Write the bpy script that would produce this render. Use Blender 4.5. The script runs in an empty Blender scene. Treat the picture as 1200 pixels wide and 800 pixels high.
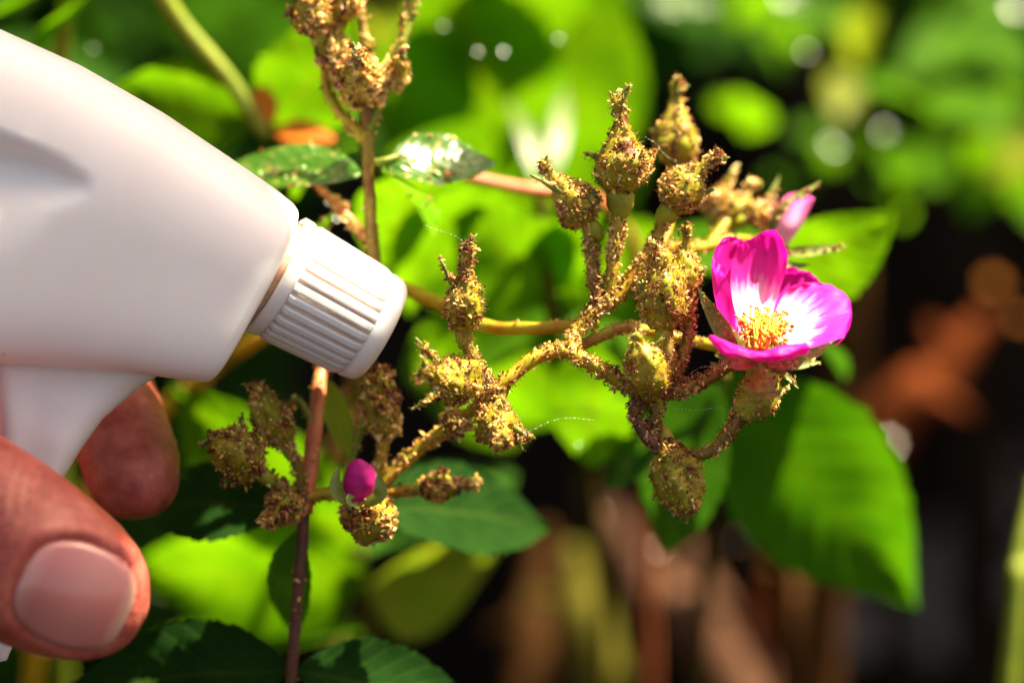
import bpy, math, random
import numpy as np
from mathutils import Vector, Matrix, noise

random.seed(7); RNG = np.random.default_rng(7)
SC = bpy.context.scene
COL = SC.collection

# ------------------------------------------------------------------ camera
TILT = math.radians(25)
FOCUS = 0.46                                   # metres from lens to the flower cluster
HEIGHT = 0.55                                  # the flower cluster hangs 55 cm above the soil
FWD = np.array([0, math.cos(TILT), -math.sin(TILT)])
UP = np.array([0, math.sin(TILT), math.cos(TILT)])
RIGHT = np.array([1.0, 0, 0])
P0 = np.array([0, 0, HEIGHT])
CAM = P0 - FWD * FOCUS
cd = bpy.data.cameras.new('camera'); co = bpy.data.objects.new('camera', cd); COL.objects.link(co)
cd.lens = 100; cd.sensor_width = 36; cd.clip_start = 0.02; cd.clip_end = 500
co.location = CAM; co.rotation_euler = (math.pi/2 - TILT, 0, 0)
cd.dof.use_dof = True; cd.dof.focus_distance = FOCUS - 0.003
cd.dof.aperture_fstop = 6.0; cd.dof.aperture_blades = 9; cd.dof.aperture_rotation = 0.3
SC.camera = co

# ------------------------------------------------------------------ light
SUN = np.array([0.40, 0.27, 0.0]); SUN = SUN/np.linalg.norm(SUN)
EL = math.radians(60)
TOSUN = np.array([SUN[0]*math.cos(EL), SUN[1]*math.cos(EL), math.sin(EL)])
w = bpy.data.worlds.new('World'); SC.world = w; w.use_nodes = True
nt = w.node_tree; nt.nodes.clear()
sky = nt.nodes.new('ShaderNodeTexSky'); sky.sky_type = 'NISHITA'; sky.sun_disc = False; sky.dust_density = 5.0; sky.ozone_density = 0.6
sky.sun_elevation = EL; sky.sun_rotation = math.atan2(TOSUN[0], TOSUN[1])
bg = nt.nodes.new('ShaderNodeBackground'); bg.inputs['Strength'].default_value = 0.055
wo = nt.nodes.new('ShaderNodeOutputWorld')
hz = nt.nodes.new('ShaderNodeMix'); hz.data_type = 'RGBA'; hz.blend_type = 'MULTIPLY'; hz.inputs[0].default_value = 1.0; hz.inputs[7].default_value = (1.0, 0.84, 0.68, 1)   # warm summer haze
nt.links.new(sky.outputs[0], hz.inputs[6]); nt.links.new(hz.outputs[2], bg.inputs[0]); nt.links.new(bg.outputs[0], wo.inputs[0])
sl = bpy.data.lights.new('sun', 'SUN'); sl.energy = 5.0; sl.angle = math.radians(0.55); sl.color = (1.0, 0.86, 0.60)
so = bpy.data.objects.new('sun', sl); COL.objects.link(so)
so.rotation_euler = Vector(TOSUN).to_track_quat('Z', 'Y').to_euler(); so.location = (0.5, 0.4, 3)

SC.view_settings.view_transform = 'Standard'; SC.view_settings.look = 'None'
SC.view_settings.exposure = 2.42; SC.view_settings.gamma = 1.0
SC.render.engine = 'CYCLES'
SC.cycles.use_denoising = True
try: SC.cycles.denoiser = 'OPENIMAGEDENOISE'
except Exception: pass
SC.cycles.max_bounces = 10; SC.cycles.transmission_bounces = 8; SC.cycles.diffuse_bounces = 5
SC.cycles.sample_clamp_indirect = 8; SC.cycles.caustics_reflective = False; SC.cycles.caustics_refractive = False

# ------------------------------------------------------------------ helpers
def at(px, py, d=0.0):
    """photo pixel (1200 x 800) and depth in mm behind the focal plane -> world point in metres"""
    D = FOCUS + d*0.001
    k = 0.36*D/1200.0
    return CAM + FWD*D + RIGHT*((px-600)*k) + UP*((400-py)*k)
def dirc(r, u, f):
    v = RIGHT*r + UP*u + FWD*f
    return v/np.linalg.norm(v)
def nrm(v):
    v = np.asarray(v, float); return v/(np.linalg.norm(v)+1e-12)
MM = 0.001

def empty(name, loc, label, cat, group=None):
    o = bpy.data.objects.new(name, None); COL.objects.link(o); o.location = loc
    o.empty_display_size = 0.01
    o['label'] = label; o['category'] = cat
    if group: o['group'] = group
    return o
ORG = {}
def worg(o):
    p = np.zeros(3)
    while o is not None:
        p = p + np.array(o.location); o = o.parent
    return p
def mk(name, V, F, mat, parent=None, uv=None, col=None, smooth=True, kind=None, label=None, cat=None, group=None, mats=None, mi=None, origin=None):
    V = np.asarray(V, float)
    po = worg(parent) if parent is not None else np.zeros(3)
    org = po if origin is None else np.asarray(origin, float)
    me = bpy.data.meshes.new(name)
    me.from_pydata((V-org).tolist(), [], F if isinstance(F, list) else F.tolist())
    if smooth: me.polygons.foreach_set('use_smooth', [True]*len(me.polygons))
    if uv is not None:
        li = np.empty(len(me.loops), dtype=np.int32); me.loops.foreach_get('vertex_index', li)
        l = me.uv_layers.new(name='UVMap'); l.data.foreach_set('uv', np.asarray(uv, np.float32)[li].ravel())
    if col is not None:
        c = np.ones((len(V), 4), np.float32); c[:, :3] = col
        a = me.color_attributes.new('col', 'FLOAT_COLOR', 'POINT'); a.data.foreach_set('color', c.ravel())
    me.materials.append(mat)
    me.update()
    o = bpy.data.objects.new(name, me); COL.objects.link(o)
    o.location = org - po
    if parent is not None: o.parent = parent
    if kind: o['kind'] = kind
    if label: o['label'] = label
    if cat: o['category'] = cat
    if group: o['group'] = group
    return o

def catmull(P, n):
    P = np.asarray(P, float)
    if len(P) == 2:
        t = np.linspace(0, 1, n)[:, None]; return P[0]*(1-t)+P[1]*t
    Q = np.vstack([2*P[0]-P[1], P, 2*P[-1]-P[-2]])
    out = []; m = len(P)-1
    for s in np.linspace(0, m-1e-9, n):
        i = int(s); t = s-i; a, b, c, d = Q[i], Q[i+1], Q[i+2], Q[i+3]
        out.append(0.5*((2*b)+(-a+c)*t+(2*a-5*b+4*c-d)*t*t+(-a+3*b-3*c+d)*t**3))
    return np.array(out)

def frames(C):
    T = np.gradient(C, axis=0); T /= np.linalg.norm(T, axis=1)[:, None]+1e-12
    ref = np.array([0, 0, 1.0]) if abs(T[0][2]) < 0.9 else np.array([1.0, 0, 0])
    N = [nrm(np.cross(T[0], np.cross(ref, T[0])))]
    for i in range(1, len(C)):
        v = N[-1]-T[i]*np.dot(N[-1], T[i]); N.append(nrm(v))
    N = np.array(N); B = np.cross(T, N)
    return T, N, B

def tube(P, R, n=24, seg=10, lump=0.0, seed=0, cap=True):
    C = catmull(P, n); R = np.asarray(R, float)
    if R.ndim == 0: R = np.full(len(P), float(R))
    r = np.interp(np.linspace(0, 1, n), np.linspace(0, 1, len(R)), R)
    T, N, B = frames(C)
    a = np.linspace(0, 2*np.pi, seg, endpoint=False)
    ring = np.cos(a)[None, :, None]*N[:, None, :]+np.sin(a)[None, :, None]*B[:, None, :]
    rr = np.repeat(r[:, None], seg, 1)
    if lump:
        for i in range(n):
            for j in range(seg):
                p = C[i]+ring[i, j]*r[i]
                rr[i, j] *= 1+lump*noise.noise(Vector(p*420+seed))
    V = (C[:, None, :]+ring*rr[:, :, None]).reshape(-1, 3)
    F = []
    for i in range(n-1):
        for j in range(seg):
            k = (j+1) % seg
            F.append([i*seg+j, i*seg+k, (i+1)*seg+k, (i+1)*seg+j])
    if cap:
        V = np.vstack([V, C[0]-T[0]*r[0]*0.4, C[-1]+T[-1]*r[-1]*0.4]); b = n*seg
        for j in range(seg):
            k = (j+1) % seg
            F.append([b, k, j]); F.append([b+1, (n-1)*seg+j, (n-1)*seg+k])
    return V, F

def merge(parts):
    Vs, Fs, o = [], [], 0
    for V, F in parts:
        Vs.append(np.asarray(V)); Fs += [[i+o for i in f] for f in F]; o += len(V)
    return np.vstack(Vs), Fs

def sample(V, F, n):
    T = []
    for f in F:
        T.append([f[0], f[1], f[2]])
        if len(f) == 4: T.append([f[0], f[2], f[3]])
    T = np.array(T); a, b, c = V[T[:, 0]], V[T[:, 1]], V[T[:, 2]]
    cr = np.cross(b-a, c-a); A = np.linalg.norm(cr, axis=1)
    idx = RNG.choice(len(T), n, p=A/A.sum())
    u = RNG.random(n); v = RNG.random(n); s = u+v > 1; u[s] = 1-u[s]; v[s] = 1-v[s]
    P = a[idx]+(b-a)[idx]*u[:, None]+(c-a)[idx]*v[:, None]
    return P, cr[idx]/(A[idx][:, None]+1e-20)

def rotmats(n):
    q = RNG.normal(size=(n, 4)); q /= np.linalg.norm(q, axis=1)[:, None]
    w_, x, y, z = q.T
    return np.stack([np.stack([1-2*(y*y+z*z), 2*(x*y-z*w_), 2*(x*z+y*w_)], -1),
                     np.stack([2*(x*y+z*w_), 1-2*(x*x+z*z), 2*(y*z-x*w_)], -1),
                     np.stack([2*(x*z-y*w_), 2*(y*z+x*w_), 1-2*(x*x+y*y)], -1)], -2)
OCT = np.array([[1, 0, 0], [-1, 0, 0], [0, 1, 0], [0, -1, 0], [0, 0, 1], [0, 0, -1]], float)
OF = np.array([[0, 2, 4], [2, 1, 4], [1, 3, 4], [3, 0, 4], [2, 0, 5], [1, 2, 5], [3, 1, 5], [0, 3, 5]])
CRUST = np.array([[.78, .54, .24], [.68, .42, .12], [.54, .28, .06], [.40, .15, .05], [.16, .035, .02], [.62, .38, .20], [.46, .38, .04], [.84, .68, .36]])
CW_LIT = np.array([.24, .19, .12, .09, .11, .08, .07, .10])  # more pale flakes: sunlight put into the crust colour of sunlit parts
CW_DARK = np.array([.13, .18, .18, .15, .16, .07, .09, .04])
def crumbs(P, N, size=(0.16, 0.42), pile=0.5, weights=CW_DARK, clump=1.0):
    """irregular flakes of mite crust lying on a surface"""
    rep_ = 3; P = np.vstack([P+RNG.normal(size=P.shape)*0.22*MM for _ in range(rep_)]); N = np.vstack([N]*rep_)
    n = len(P)
    if clump > 0:
        m = np.array([0.55*noise.noise(Vector(p*330))+0.85*noise.noise(Vector(p*150+np.array([7., 3., 1.]))) for p in P])
        keep = m > RNG.random(n)*0.9-0.62*clump
        keep |= RNG.random(n) < 0.12
        P, N, m = P[keep], N[keep], m[keep]
    else: m = np.zeros(n)
    n = len(P)
    s = (size[0]*0.7+(size[1]*1.25-size[0]*0.7)*RNG.random((n, 1))**1.9)*MM*1.0
    sh = np.concatenate([RNG.uniform(0.9, 1.7, (n, 1)), RNG.uniform(0.45, 0.9, (n, 1)), RNG.uniform(0.3, 0.7, (n, 1))], 1)
    B = OCT[None]*sh[:, None, :]*s[:, None, :]*RNG.uniform(0.65, 1.3, (n, 6, 1))
    R = rotmats(n)
    V = np.einsum('nij,nkj->nki', R, B)+P[:, None, :]+(N*np.clip(m+0.2, 0, 1)[:, None]*pile*MM*RNG.random((n, 1))*2)[:, None, :]
    F = (OF[None]+(np.arange(n)*6)[:, None, None]).reshape(-1, 3)
    q = np.array([noise.noise(Vector(p*210+np.array([3., 9., 5.]))) for p in P])
    bias = np.array([1, .5, -.2, -.7, -1, .3, -.3, 1.2])          # pale flakes gather together, dark ones likewise
    lw = np.log(weights/weights.sum())[None]+q[:, None]*bias[None]*4.0+RNG.gumbel(size=(n, len(CRUST)))
    pick = lw.argmax(1)
    c = np.clip(CRUST[pick]*RNG.uniform(0.7, 1.2, (n, 1))*np.array([1.05, 1.04, 0.8]), 0, .85)
    return V.reshape(-1, 3), F, np.repeat(c, 6, 0)
def bristles(P, N, length=(0.4, 0.9), r=0.045, gland=0.09):
    """short glandular hairs: a thin three sided spike with a bead on its end"""
    n = len(P)
    D = N+RNG.normal(size=(n, 3))*0.35; D /= np.linalg.norm(D, axis=1)[:, None]
    L = RNG.uniform(length[0], length[1], (n, 1))*MM
    A = np.cross(D, RNG.normal(size=(n, 3))); A /= np.linalg.norm(A, axis=1)[:, None]; B = np.cross(D, A)
    rr = r*MM
    tip = P+D*L
    V = np.stack([P+A*rr, P+(-A*.5+B*.87)*rr, P+(-A*.5-B*.87)*rr, tip], 1)
    g = tip[:, None, :]+OCT[None]*gland*MM
    V = np.concatenate([V, g], 1).reshape(-1, 3)
    f = np.vstack([[[0, 1, 3], [1, 2, 3], [2, 0, 3]], OF+4])
    F = (f[None]+(np.arange(n)*10)[:, None, None]).reshape(-1, 3)
    c0 = np.array([.46, .30, .05]); c1 = np.array([.26, .07, .03])
    cc = np.vstack([np.repeat(c0[None], 4, 0), np.repeat(c1[None], 6, 0)])
    c = np.tile(cc, (n, 1))*np.repeat(RNG.uniform(.6, 1.6, (n, 1)), 10, 0)
    return V, F, c

# ------------------------------------------------------------------ materials
def newmat(name):
    m = bpy.data.materials.new(name); m.use_nodes = True
    t = m.node_tree; b = t.nodes['Principled BSDF']; return m, t, b
def N_(t, typ, **k):
    n = t.nodes.new(typ)
    for a, v in k.items():
        if hasattr(n, a): setattr(n, a, v)
        else: n.inputs[a.replace('_', ' ')].default_value = v
    return n
def ramp(t, fac, stops):
    r = t.nodes.new('ShaderNodeValToRGB'); e = r.color_ramp.elements
    while len(e) < len(stops): e.new(0.5)
    for i, (p, c) in enumerate(stops): e[i].position = p; e[i].color = (*c, 1)
    t.links.new(fac, r.inputs[0]); return r.outputs[0]
def coords(t):
    return t.nodes.new('ShaderNodeTexCoord').outputs['Object']
def geo_pos(t):
    return t.nodes.new('ShaderNodeNewGeometry').outputs['Position']
def noise_(t, scale, detail=3, rough=0.5, vec=None):
    n = t.nodes.new('ShaderNodeTexNoise'); n.inputs['Scale'].default_value = scale
    n.inputs['Detail'].default_value = detail; n.inputs['Roughness'].default_value = rough
    if vec is not None: t.links.new(vec, n.inputs['Vector'])
    return n.outputs['Fac']
def bump(t, b, h, strength=0.3, dist=0.0003):
    n = t.nodes.new('ShaderNodeBump'); n.inputs['Strength'].default_value = strength; n.inputs['Distance'].default_value = dist
    t.links.new(h, n.inputs['Height']); t.links.new(n.outputs[0], b.inputs['Normal']); return n

def m_plastic():
    m, t, b = newmat('white_plastic')
    p = geo_pos(t)
    c = ramp(t, noise_(t, 60, 4, 0.55, p), [(0.35, (.86, .82, .80)), (0.65, (.89, .855, .84))])
    # a few specks of dirt
    v = t.nodes.new('ShaderNodeTexVoronoi'); v.inputs['Scale'].default_value = 55; t.links.new(p, v.inputs['Vector'])
    sp = ramp(t, v.outputs['Distance'], [(0.012, (.55, .46, .40)), (0.035, (1, 1, 1))])
    mx = N_(t, 'ShaderNodeMix', data_type='RGBA', blend_type='MULTIPLY'); mx.inputs[0].default_value = 0.6
    t.links.new(c, mx.inputs[6]); t.links.new(sp, mx.inputs[7]); t.links.new(mx.outputs[2], b.inputs['Base Color'])
    b.inputs['Roughness'].default_value = 0.36
    b.inputs['Subsurface Weight'].default_value = 0.55; b.inputs['Subsurface Radius'].default_value = (1.0, .62, .5); b.inputs['Subsurface Scale'].default_value = 0.006
    bump(t, b, noise_(t, 2600, 2, 0.5, p), 0.06, 0.0001)
    return m
def m_skin():
    m, t, b = newmat('skin')
    p = geo_pos(t)
    a = ramp(t, noise_(t, 110, 6, 0.66, p), [(0.36, (.28, .04, .028)), (0.5, (.42, .092, .064)), (0.64, (.55, .18, .125))])
    t.links.new(a, b.inputs['Base Color'])
    b.inputs['Roughness'].default_value = 0.42
    b.inputs['Subsurface Weight'].default_value = 0.35; b.inputs['Subsurface Radius'].default_value = (1, .28, .14); b.inputs['Subsurface Scale'].default_value = 0.004
    mp = N_(t, 'ShaderNodeMapping'); t.links.new(p, mp.inputs[0]); mp.inputs['Rotation'].default_value = (0.2, 0.5, 0.3); mp.inputs['Scale'].default_value = (2600, 2600, 700)
    v = t.nodes.new('ShaderNodeTexVoronoi'); v.feature = 'DISTANCE_TO_EDGE'; t.links.new(mp.outputs[0], v.inputs['Vector']); v.inputs['Scale'].default_value = 1
    n2 = noise_(t, 320, 4, 0.6, p)
    ad = N_(t, 'ShaderNodeMath', operation='MULTIPLY_ADD'); t.links.new(v.outputs[0], ad.inputs[0]); ad.inputs[1].default_value = 0.7; t.links.new(n2, ad.inputs[2])
    bump(t, b, ad.outputs[0], 0.55, 0.0004)
    return m
def m_nail():
    m, t, b = newmat('nail')
    u = N_(t, 'ShaderNodeUVMap'); sx = N_(t, 'ShaderNodeSeparateXYZ'); t.links.new(u.outputs[0], sx.inputs[0])
    c = ramp(t, sx.outputs['Y'], [(0.0, (.60, .30, .26)), (0.2, (.50, .17, .15)), (0.55, (.55, .21, .18)), (0.86, (.52, .18, .15)), (0.95, (.60, .34, .26)), (1.0, (.66, .44, .34))])
    t.links.new(c, b.inputs['Base Color']); b.inputs['Roughness'].default_value = 0.22; b.inputs['Coat Weight'].default_value = 0.8; b.inputs['Coat Roughness'].default_value = 0.12
    b.inputs['Subsurface Weight'].default_value = 0.2; b.inputs['Subsurface Radius'].default_value = (1, .4, .25); b.inputs['Subsurface Scale'].default_value = 0.002
    w_ = N_(t, 'ShaderNodeTexWave'); w_.bands_direction = 'X'; w_.inputs['Scale'].default_value = 9; w_.inputs['Distortion'].default_value = 1.2
    t.links.new(u.outputs[0], w_.inputs[0]); bump(t, b, w_.outputs['Fac'], 0.12, 0.0001)
    return m
def thin(t, b, col, fac, out=None):
    """mix the surface with light passing through a thin sheet"""
    tr = N_(t, 'ShaderNodeBsdfTranslucent'); t.links.new(col, tr.inputs[0]) if not isinstance(col, tuple) else setattr(tr.inputs[0], 'default_value', (*col, 1))
    mx = N_(t, 'ShaderNodeMixShader'); mx.inputs[0].default_value = fac
    t.links.new(b.outputs[0], mx.inputs[1]); t.links.new(tr.outputs[0], mx.inputs[2])
    t.links.new(mx.outputs[0], t.nodes['Material Output'].inputs[0])
def m_leaf(name, c0, c1, tr, rough=0.38, fac=0.42, spec=0.18, spots=0.0, spotcol=(.35, .26, .05)):
    m, t, b = newmat(name)
    p = geo_pos(t)
    u = N_(t, 'ShaderNodeUVMap'); sx = N_(t, 'ShaderNodeSeparateXYZ'); t.links.new(u.outputs[0], sx.inputs[0])
    base = ramp(t, noise_(t, 170, 5, 0.6, p), [(0.3, c0), (0.7, c1)])
    # side veins run obliquely off the midrib
    ax = N_(t, 'ShaderNodeMath', operation='ABSOLUTE'); t.links.new(sx.outputs['X'], ax.inputs[0])
    sb = N_(t, 'ShaderNodeMath', operation='MULTIPLY_ADD'); t.links.new(ax.outputs[0], sb.inputs[0]); sb.inputs[1].default_value = -0.28; t.links.new(sx.outputs['Y'], sb.inputs[2])
    ml = N_(t, 'ShaderNodeMath', operation='MULTIPLY'); t.links.new(sb.outputs[0], ml.inputs[0]); ml.inputs[1].default_value = 9.0
    pp = N_(t, 'ShaderNodeMath', operation='PINGPONG'); t.links.new(ml.outputs[0], pp.inputs[0]); pp.inputs[1].default_value = 0.5
    vn = ramp(t, pp.outputs[0], [(0.0, (1, 1, 1)), (0.07, (0, 0, 0))])
    mid = ramp(t, ax.outputs[0], [(0.015, (1, 1, 1)), (0.05, (0, 0, 0))])
    mxv = N_(t, 'ShaderNodeMath', operation='MAXIMUM'); t.links.new(vn, mxv.inputs[0]); t.links.new(mid, mxv.inputs[1])
    mx = N_(t, 'ShaderNodeMix', data_type='RGBA'); t.links.new(mxv.outputs[0], mx.inputs[0]); t.links.new(base, mx.inputs[6])
    mx.inputs[7].default_value = (c1[0]*1.6+.01, c1[1]*1.35, c1[2]*1.2, 1)
    colr = mx.outputs[2]
    if spots:
        s = ramp(t, noise_(t, 420, 4, 0.65, p), [(0.62-spots*0.12, (0, 0, 0)), (0.68, (1, 1, 1))])
        m2 = N_(t, 'ShaderNodeMix', data_type='RGBA'); t.links.new(s, m2.inputs[0]); t.links.new(colr, m2.inputs[6]); m2.inputs[7].default_value = (*spotcol, 1); colr = m2.outputs[2]
    t.links.new(colr, b.inputs['Base Color']); b.inputs['Roughness'].default_value = rough
    b.inputs['Specular IOR Level'].default_value = spec
    bump(t, b, noise_(t, 900, 3, 0.6, p), 0.12, 0.0002)
    trc = N_(t, 'ShaderNodeMix', data_type='RGBA', blend_type='MULTIPLY'); trc.inputs[0].default_value = 0.5
    rr = ramp(t, noise_(t, 120, 4, 0.6, p), [(0.3, (.45, .62, .5)), (0.7, (1, 1, 1))])
    tv = N_(t, 'ShaderNodeMix', data_type='RGBA'); t.links.new(mxv.outputs[0], tv.inputs[0]); tv.inputs[6].default_value = (*tr, 1); tv.inputs[7].default_value = (tr[0]*1.25, tr[1]*.8, tr[2], 1)
    t.links.new(tv.outputs[2], trc.inputs[6]); t.links.new(rr, trc.inputs[7]); trc.inputs[0].default_value = 0.85
    thin(t, b, trc.outputs[2], fac)
    return m
def m_attr(name, rough=0.6, sss=0.0, transl=0.0):
    m, t, b = newmat(name)
    a = N_(t, 'ShaderNodeAttribute', attribute_name='col'); t.links.new(a.outputs['Color'], b.inputs['Base Color'])
    b.inputs['Roughness'].default_value = rough
    if transl: thin(t, b, a.outputs['Color'], transl)
    return m
def m_stem(name, stops, scale=220, rough=0.5, transl=0.12):
    m, t, b = newmat(name); p = geo_pos(t)
    if scale < 100: b.inputs['Specular IOR Level'].default_value = 0.04; rough = 0.8      # dry bark and stone
    c = ramp(t, noise_(t, scale, 5, 0.62, p), stops); t.links.new(c, b.inputs['Base Color']); b.inputs['Roughness'].default_value = rough
    bump(t, b, noise_(t, 1500, 3, 0.6, p), 0.3, 0.0002)
    if transl: thin(t, b, c, transl)
    return m
def m_petal(name, stops, transl=0.45):
    m, t, b = newmat(name)
    u = N_(t, 'ShaderNodeUVMap'); sx = N_(t, 'ShaderNodeSeparateXYZ'); t.links.new(u.outputs[0], sx.inputs[0])
    # fine streaks along the petal break up the edge of the white base
    mp = N_(t, 'ShaderNodeMapping'); t.links.new(u.outputs[0], mp.inputs[0]); mp.inputs['Scale'].default_value = (16, 1.6, 1)
    s = noise_(t, 1.0, 4, 0.65, mp.outputs[0])
    n2 = noise_(t, 420, 4, 0.6, geo_pos(t))
    a = N_(t, 'ShaderNodeMath', operation='MULTIPLY_ADD'); t.links.new(s, a.inputs[0]); a.inputs[1].default_value = 0.42; t.links.new(sx.outputs['Y'], a.inputs[2])
    a2 = N_(t, 'ShaderNodeMath', operation='MULTIPLY_ADD'); t.links.new(n2, a2.inputs[0]); a2.inputs[1].default_value = 0.16; t.links.new(a.outputs[0], a2.inputs[2])
    c = ramp(t, a2.outputs[0], stops)
    mp2 = N_(t, 'ShaderNodeMapping'); t.links.new(u.outputs[0], mp2.inputs[0]); mp2.inputs['Scale'].default_value = (46, 2.5, 1)
    vv = noise_(t, 1.0, 3, 0.6, mp2.outputs[0]); vr = ramp(t, vv, [(0.32, (.62, .45, .60)), (0.5, (1, 1, 1))])
    vm = N_(t, 'ShaderNodeMix', data_type='RGBA', blend_type='MULTIPLY'); vm.inputs[0].default_value = 0.5; t.links.new(c, vm.inputs[6]); t.links.new(vr, vm.inputs[7]); c = vm.outputs[2]
    t.links.new(c, b.inputs['Base Color']); b.inputs['Roughness'].default_value = 0.5
    b.inputs['Specular IOR Level'].default_value = 0.2
    bump(t, b, vv, 0.35, 0.0003)
    thin(t, b, c, transl)
    return m

M = {}
M['plastic'] = m_plastic(); M['skin'] = m_skin(); M['nail'] = m_nail()
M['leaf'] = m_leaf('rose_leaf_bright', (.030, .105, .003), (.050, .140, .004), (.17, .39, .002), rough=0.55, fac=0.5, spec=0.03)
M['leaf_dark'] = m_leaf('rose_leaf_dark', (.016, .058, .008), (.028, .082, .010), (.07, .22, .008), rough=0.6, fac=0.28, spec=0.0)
M['leaf_shaded'] = m_leaf('rose_leaf_shaded', (.007, .026, .005), (.012, .040, .007), (.03, .12, .006), rough=0.6, fac=0.2, spec=0.0)  # cast shade put into the colour of the lower-left leaves
M['leaf_yellow'] = m_leaf('rose_leaf_yellow', (.11, .16, .010), (.16, .20, .012), (.45, .58, .02), fac=0.45, spots=0.5)
M['leaf_mite'] = m_leaf('rose_leaf_speckled', (.035, .125, .006), (.06, .16, .010), (.20, .48, .01), rough=0.22, spec=0.6, spots=0.45, spotcol=(.42, .30, .08))
M['leaf_wet'] = m_leaf('rose_leaf_wet', (.030, .105, .003), (.050, .140, .004), (.20, .54, .003), rough=0.23, fac=0.45, spec=0.8)
M['leaf_glint'] = m_leaf('rose_leaf_glint', (.07, .12, .006), (.10, .15, .01), (.30, .54, .01), rough=0.42, fac=0.45, spec=0.5)  # for leaves added to catch the sun as white glints
M['leaf_mid'] = m_leaf('rose_leaf_mid', (.020, .085, .003), (.034, .110, .004), (.10, .31, .002), rough=0.6, fac=0.45, spec=0.02)
M['leaf_amber'] = m_leaf('amber_glint_leaf', (.16, .05, .008), (.24, .09, .015), (.35, .12, .02), rough=0.6, fac=0.3, spec=0.02)  # matt amber put into added leaves to stand for warm blurred glints
M['leaf_brown'] = m_leaf('brown_glint_leaf', (.12, .05, .02), (.20, .10, .05), (.30, .12, .04), rough=0.27, fac=0.2, spec=0.7)  # brown put into added leaves to tint their blurred glints
M['leaf_orange'] = m_leaf('rose_leaf_orange', (.50, .10, .02), (.60, .20, .02), (.85, .16, .04), fac=0.45)
M['crust'] = m_attr('mite_crust', 0.5, transl=0.32)
M['hair'] = m_attr('gland_hairs', 0.35, transl=0.45)
M['stem'] = m_stem('rose_stem_olive', [(0.32, (.16, .06, .008)), (0.5, (.20, .14, .010)), (0.7, (.30, .24, .014))], transl=0.2)
M['stem_yellow'] = m_stem('rose_stem_yellow', [(0.3, (.38, .15, .006)), (0.48, (.46, .32, .008)), (0.66, (.38, .40, .012))], transl=0.35)
M['stem_salmon'] = m_stem('rose_stem_salmon', [(0.3, (.46, .10, .03)), (0.6, (.58, .19, .07)), (0.8, (.45, .28, .04))])
M['stem_green'] = m_stem('shoot_stem_green', [(0.3, (.14, .22, .012)), (0.7, (.28, .34, .02))], transl=0.3)
M['stem_red'] = m_stem('rose_stem_red', [(0.3, (.06, .018, .012)), (0.7, (.13, .05, .025))], transl=0)
M['bud'] = m_stem('rose_bud_green', [(0.36, (.20, .05, .006)), (0.44, (.32, .26, .006)), (0.7, (.44, .46, .012))], scale=300, transl=0.4)
M['hip'] = m_stem('rose_hip_green', [(0.34, (.26, .16, .015)), (0.48, (.34, .38, .02)), (0.75, (.44, .50, .03))], transl=0.3)
M['sepal'] = m_stem('rose_sepal', [(0.3, (.12, .15, .02)), (0.55, (.20, .26, .04)), (0.75, (.26, .16, .05))], transl=0.25)
M['petal'] = m_petal('petal_magenta', [(0.0, (.86, .80, .55)), (0.30, (.88, .82, .80)), (0.50, (.86, .62, .76)), (0.66, (.72, .04, .44)), (1.0, (.64, .006, .34))])
M['petal_deep'] = m_petal('petal_deep', [(0.0, (.86, .80, .70)), (0.22, (.84, .55, .68)), (0.42, (.66, .02, .36)), (1.0, (.60, .008, .33))])
M['petal_pale'] = m_petal('petal_pale', [(0.0, (.86, .80, .70)), (0.45, (.86, .66, .72)), (0.8, (.80, .26, .54)), (1.0, (.72, .10, .40))])
M['petal_bud'] = m_petal('petal_bud', [(0.0, (.58, .03, .27)), (0.5, (.52, .012, .22)), (1.0, (.42, .01, .17))], transl=0.2)
M['stamen'] = m_attr('stamens', 0.5, transl=0.3)
M['soil'] = None
def m_soil():
    m, t, b = newmat('soil'); p = geo_pos(t)
    c = ramp(t, noise_(t, 24, 8, 0.7, p), [(0.3, (.005, .003, .0015)), (0.55, (.012, .007, .004)), (0.75, (.03, .018, .010))])
    t.links.new(c, b.inputs['Base Color']); b.inputs['Roughness'].default_value = 0.95; b.inputs['Specular IOR Level'].default_value = 0.03
    bump(t, b, noise_(t, 60, 6, 0.7, p), 0.8, 0.01); return m
M['soil'] = m_soil()
M['cane_red'] = m_stem('cane_redbrown', [(0.3, (.08, .016, .004)), (0.7, (.14, .034, .008))], scale=60, transl=0)
M['cane_tan'] = m_stem('cane_tan', [(0.3, (.030, .012, .003)), (0.7, (.05, .022, .006))], scale=60, transl=0)
M['cane_pink'] = m_stem('cane_pinkish', [(0.3, (.050, .022, .012)), (0.7, (.085, .042, .025))], scale=60, transl=0)
M['bark'] = m_stem('shrub_bark', [(0.3, (.014, .009, .006)), (0.7, (.03, .02, .012))], scale=60, transl=0)
M['cane_olive'] = m_stem('cane_olive', [(0.3, (.05, .042, .006)), (0.7, (.09, .085, .010))], scale=60, transl=0)
M['stone'] = m_stem('stone', [(0.3, (.20, .16, .15)), (0.7, (.40, .33, .31))], scale=80, transl=0)
M['silk'] = m_attr('silk', 0.3, transl=0.4)

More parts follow.
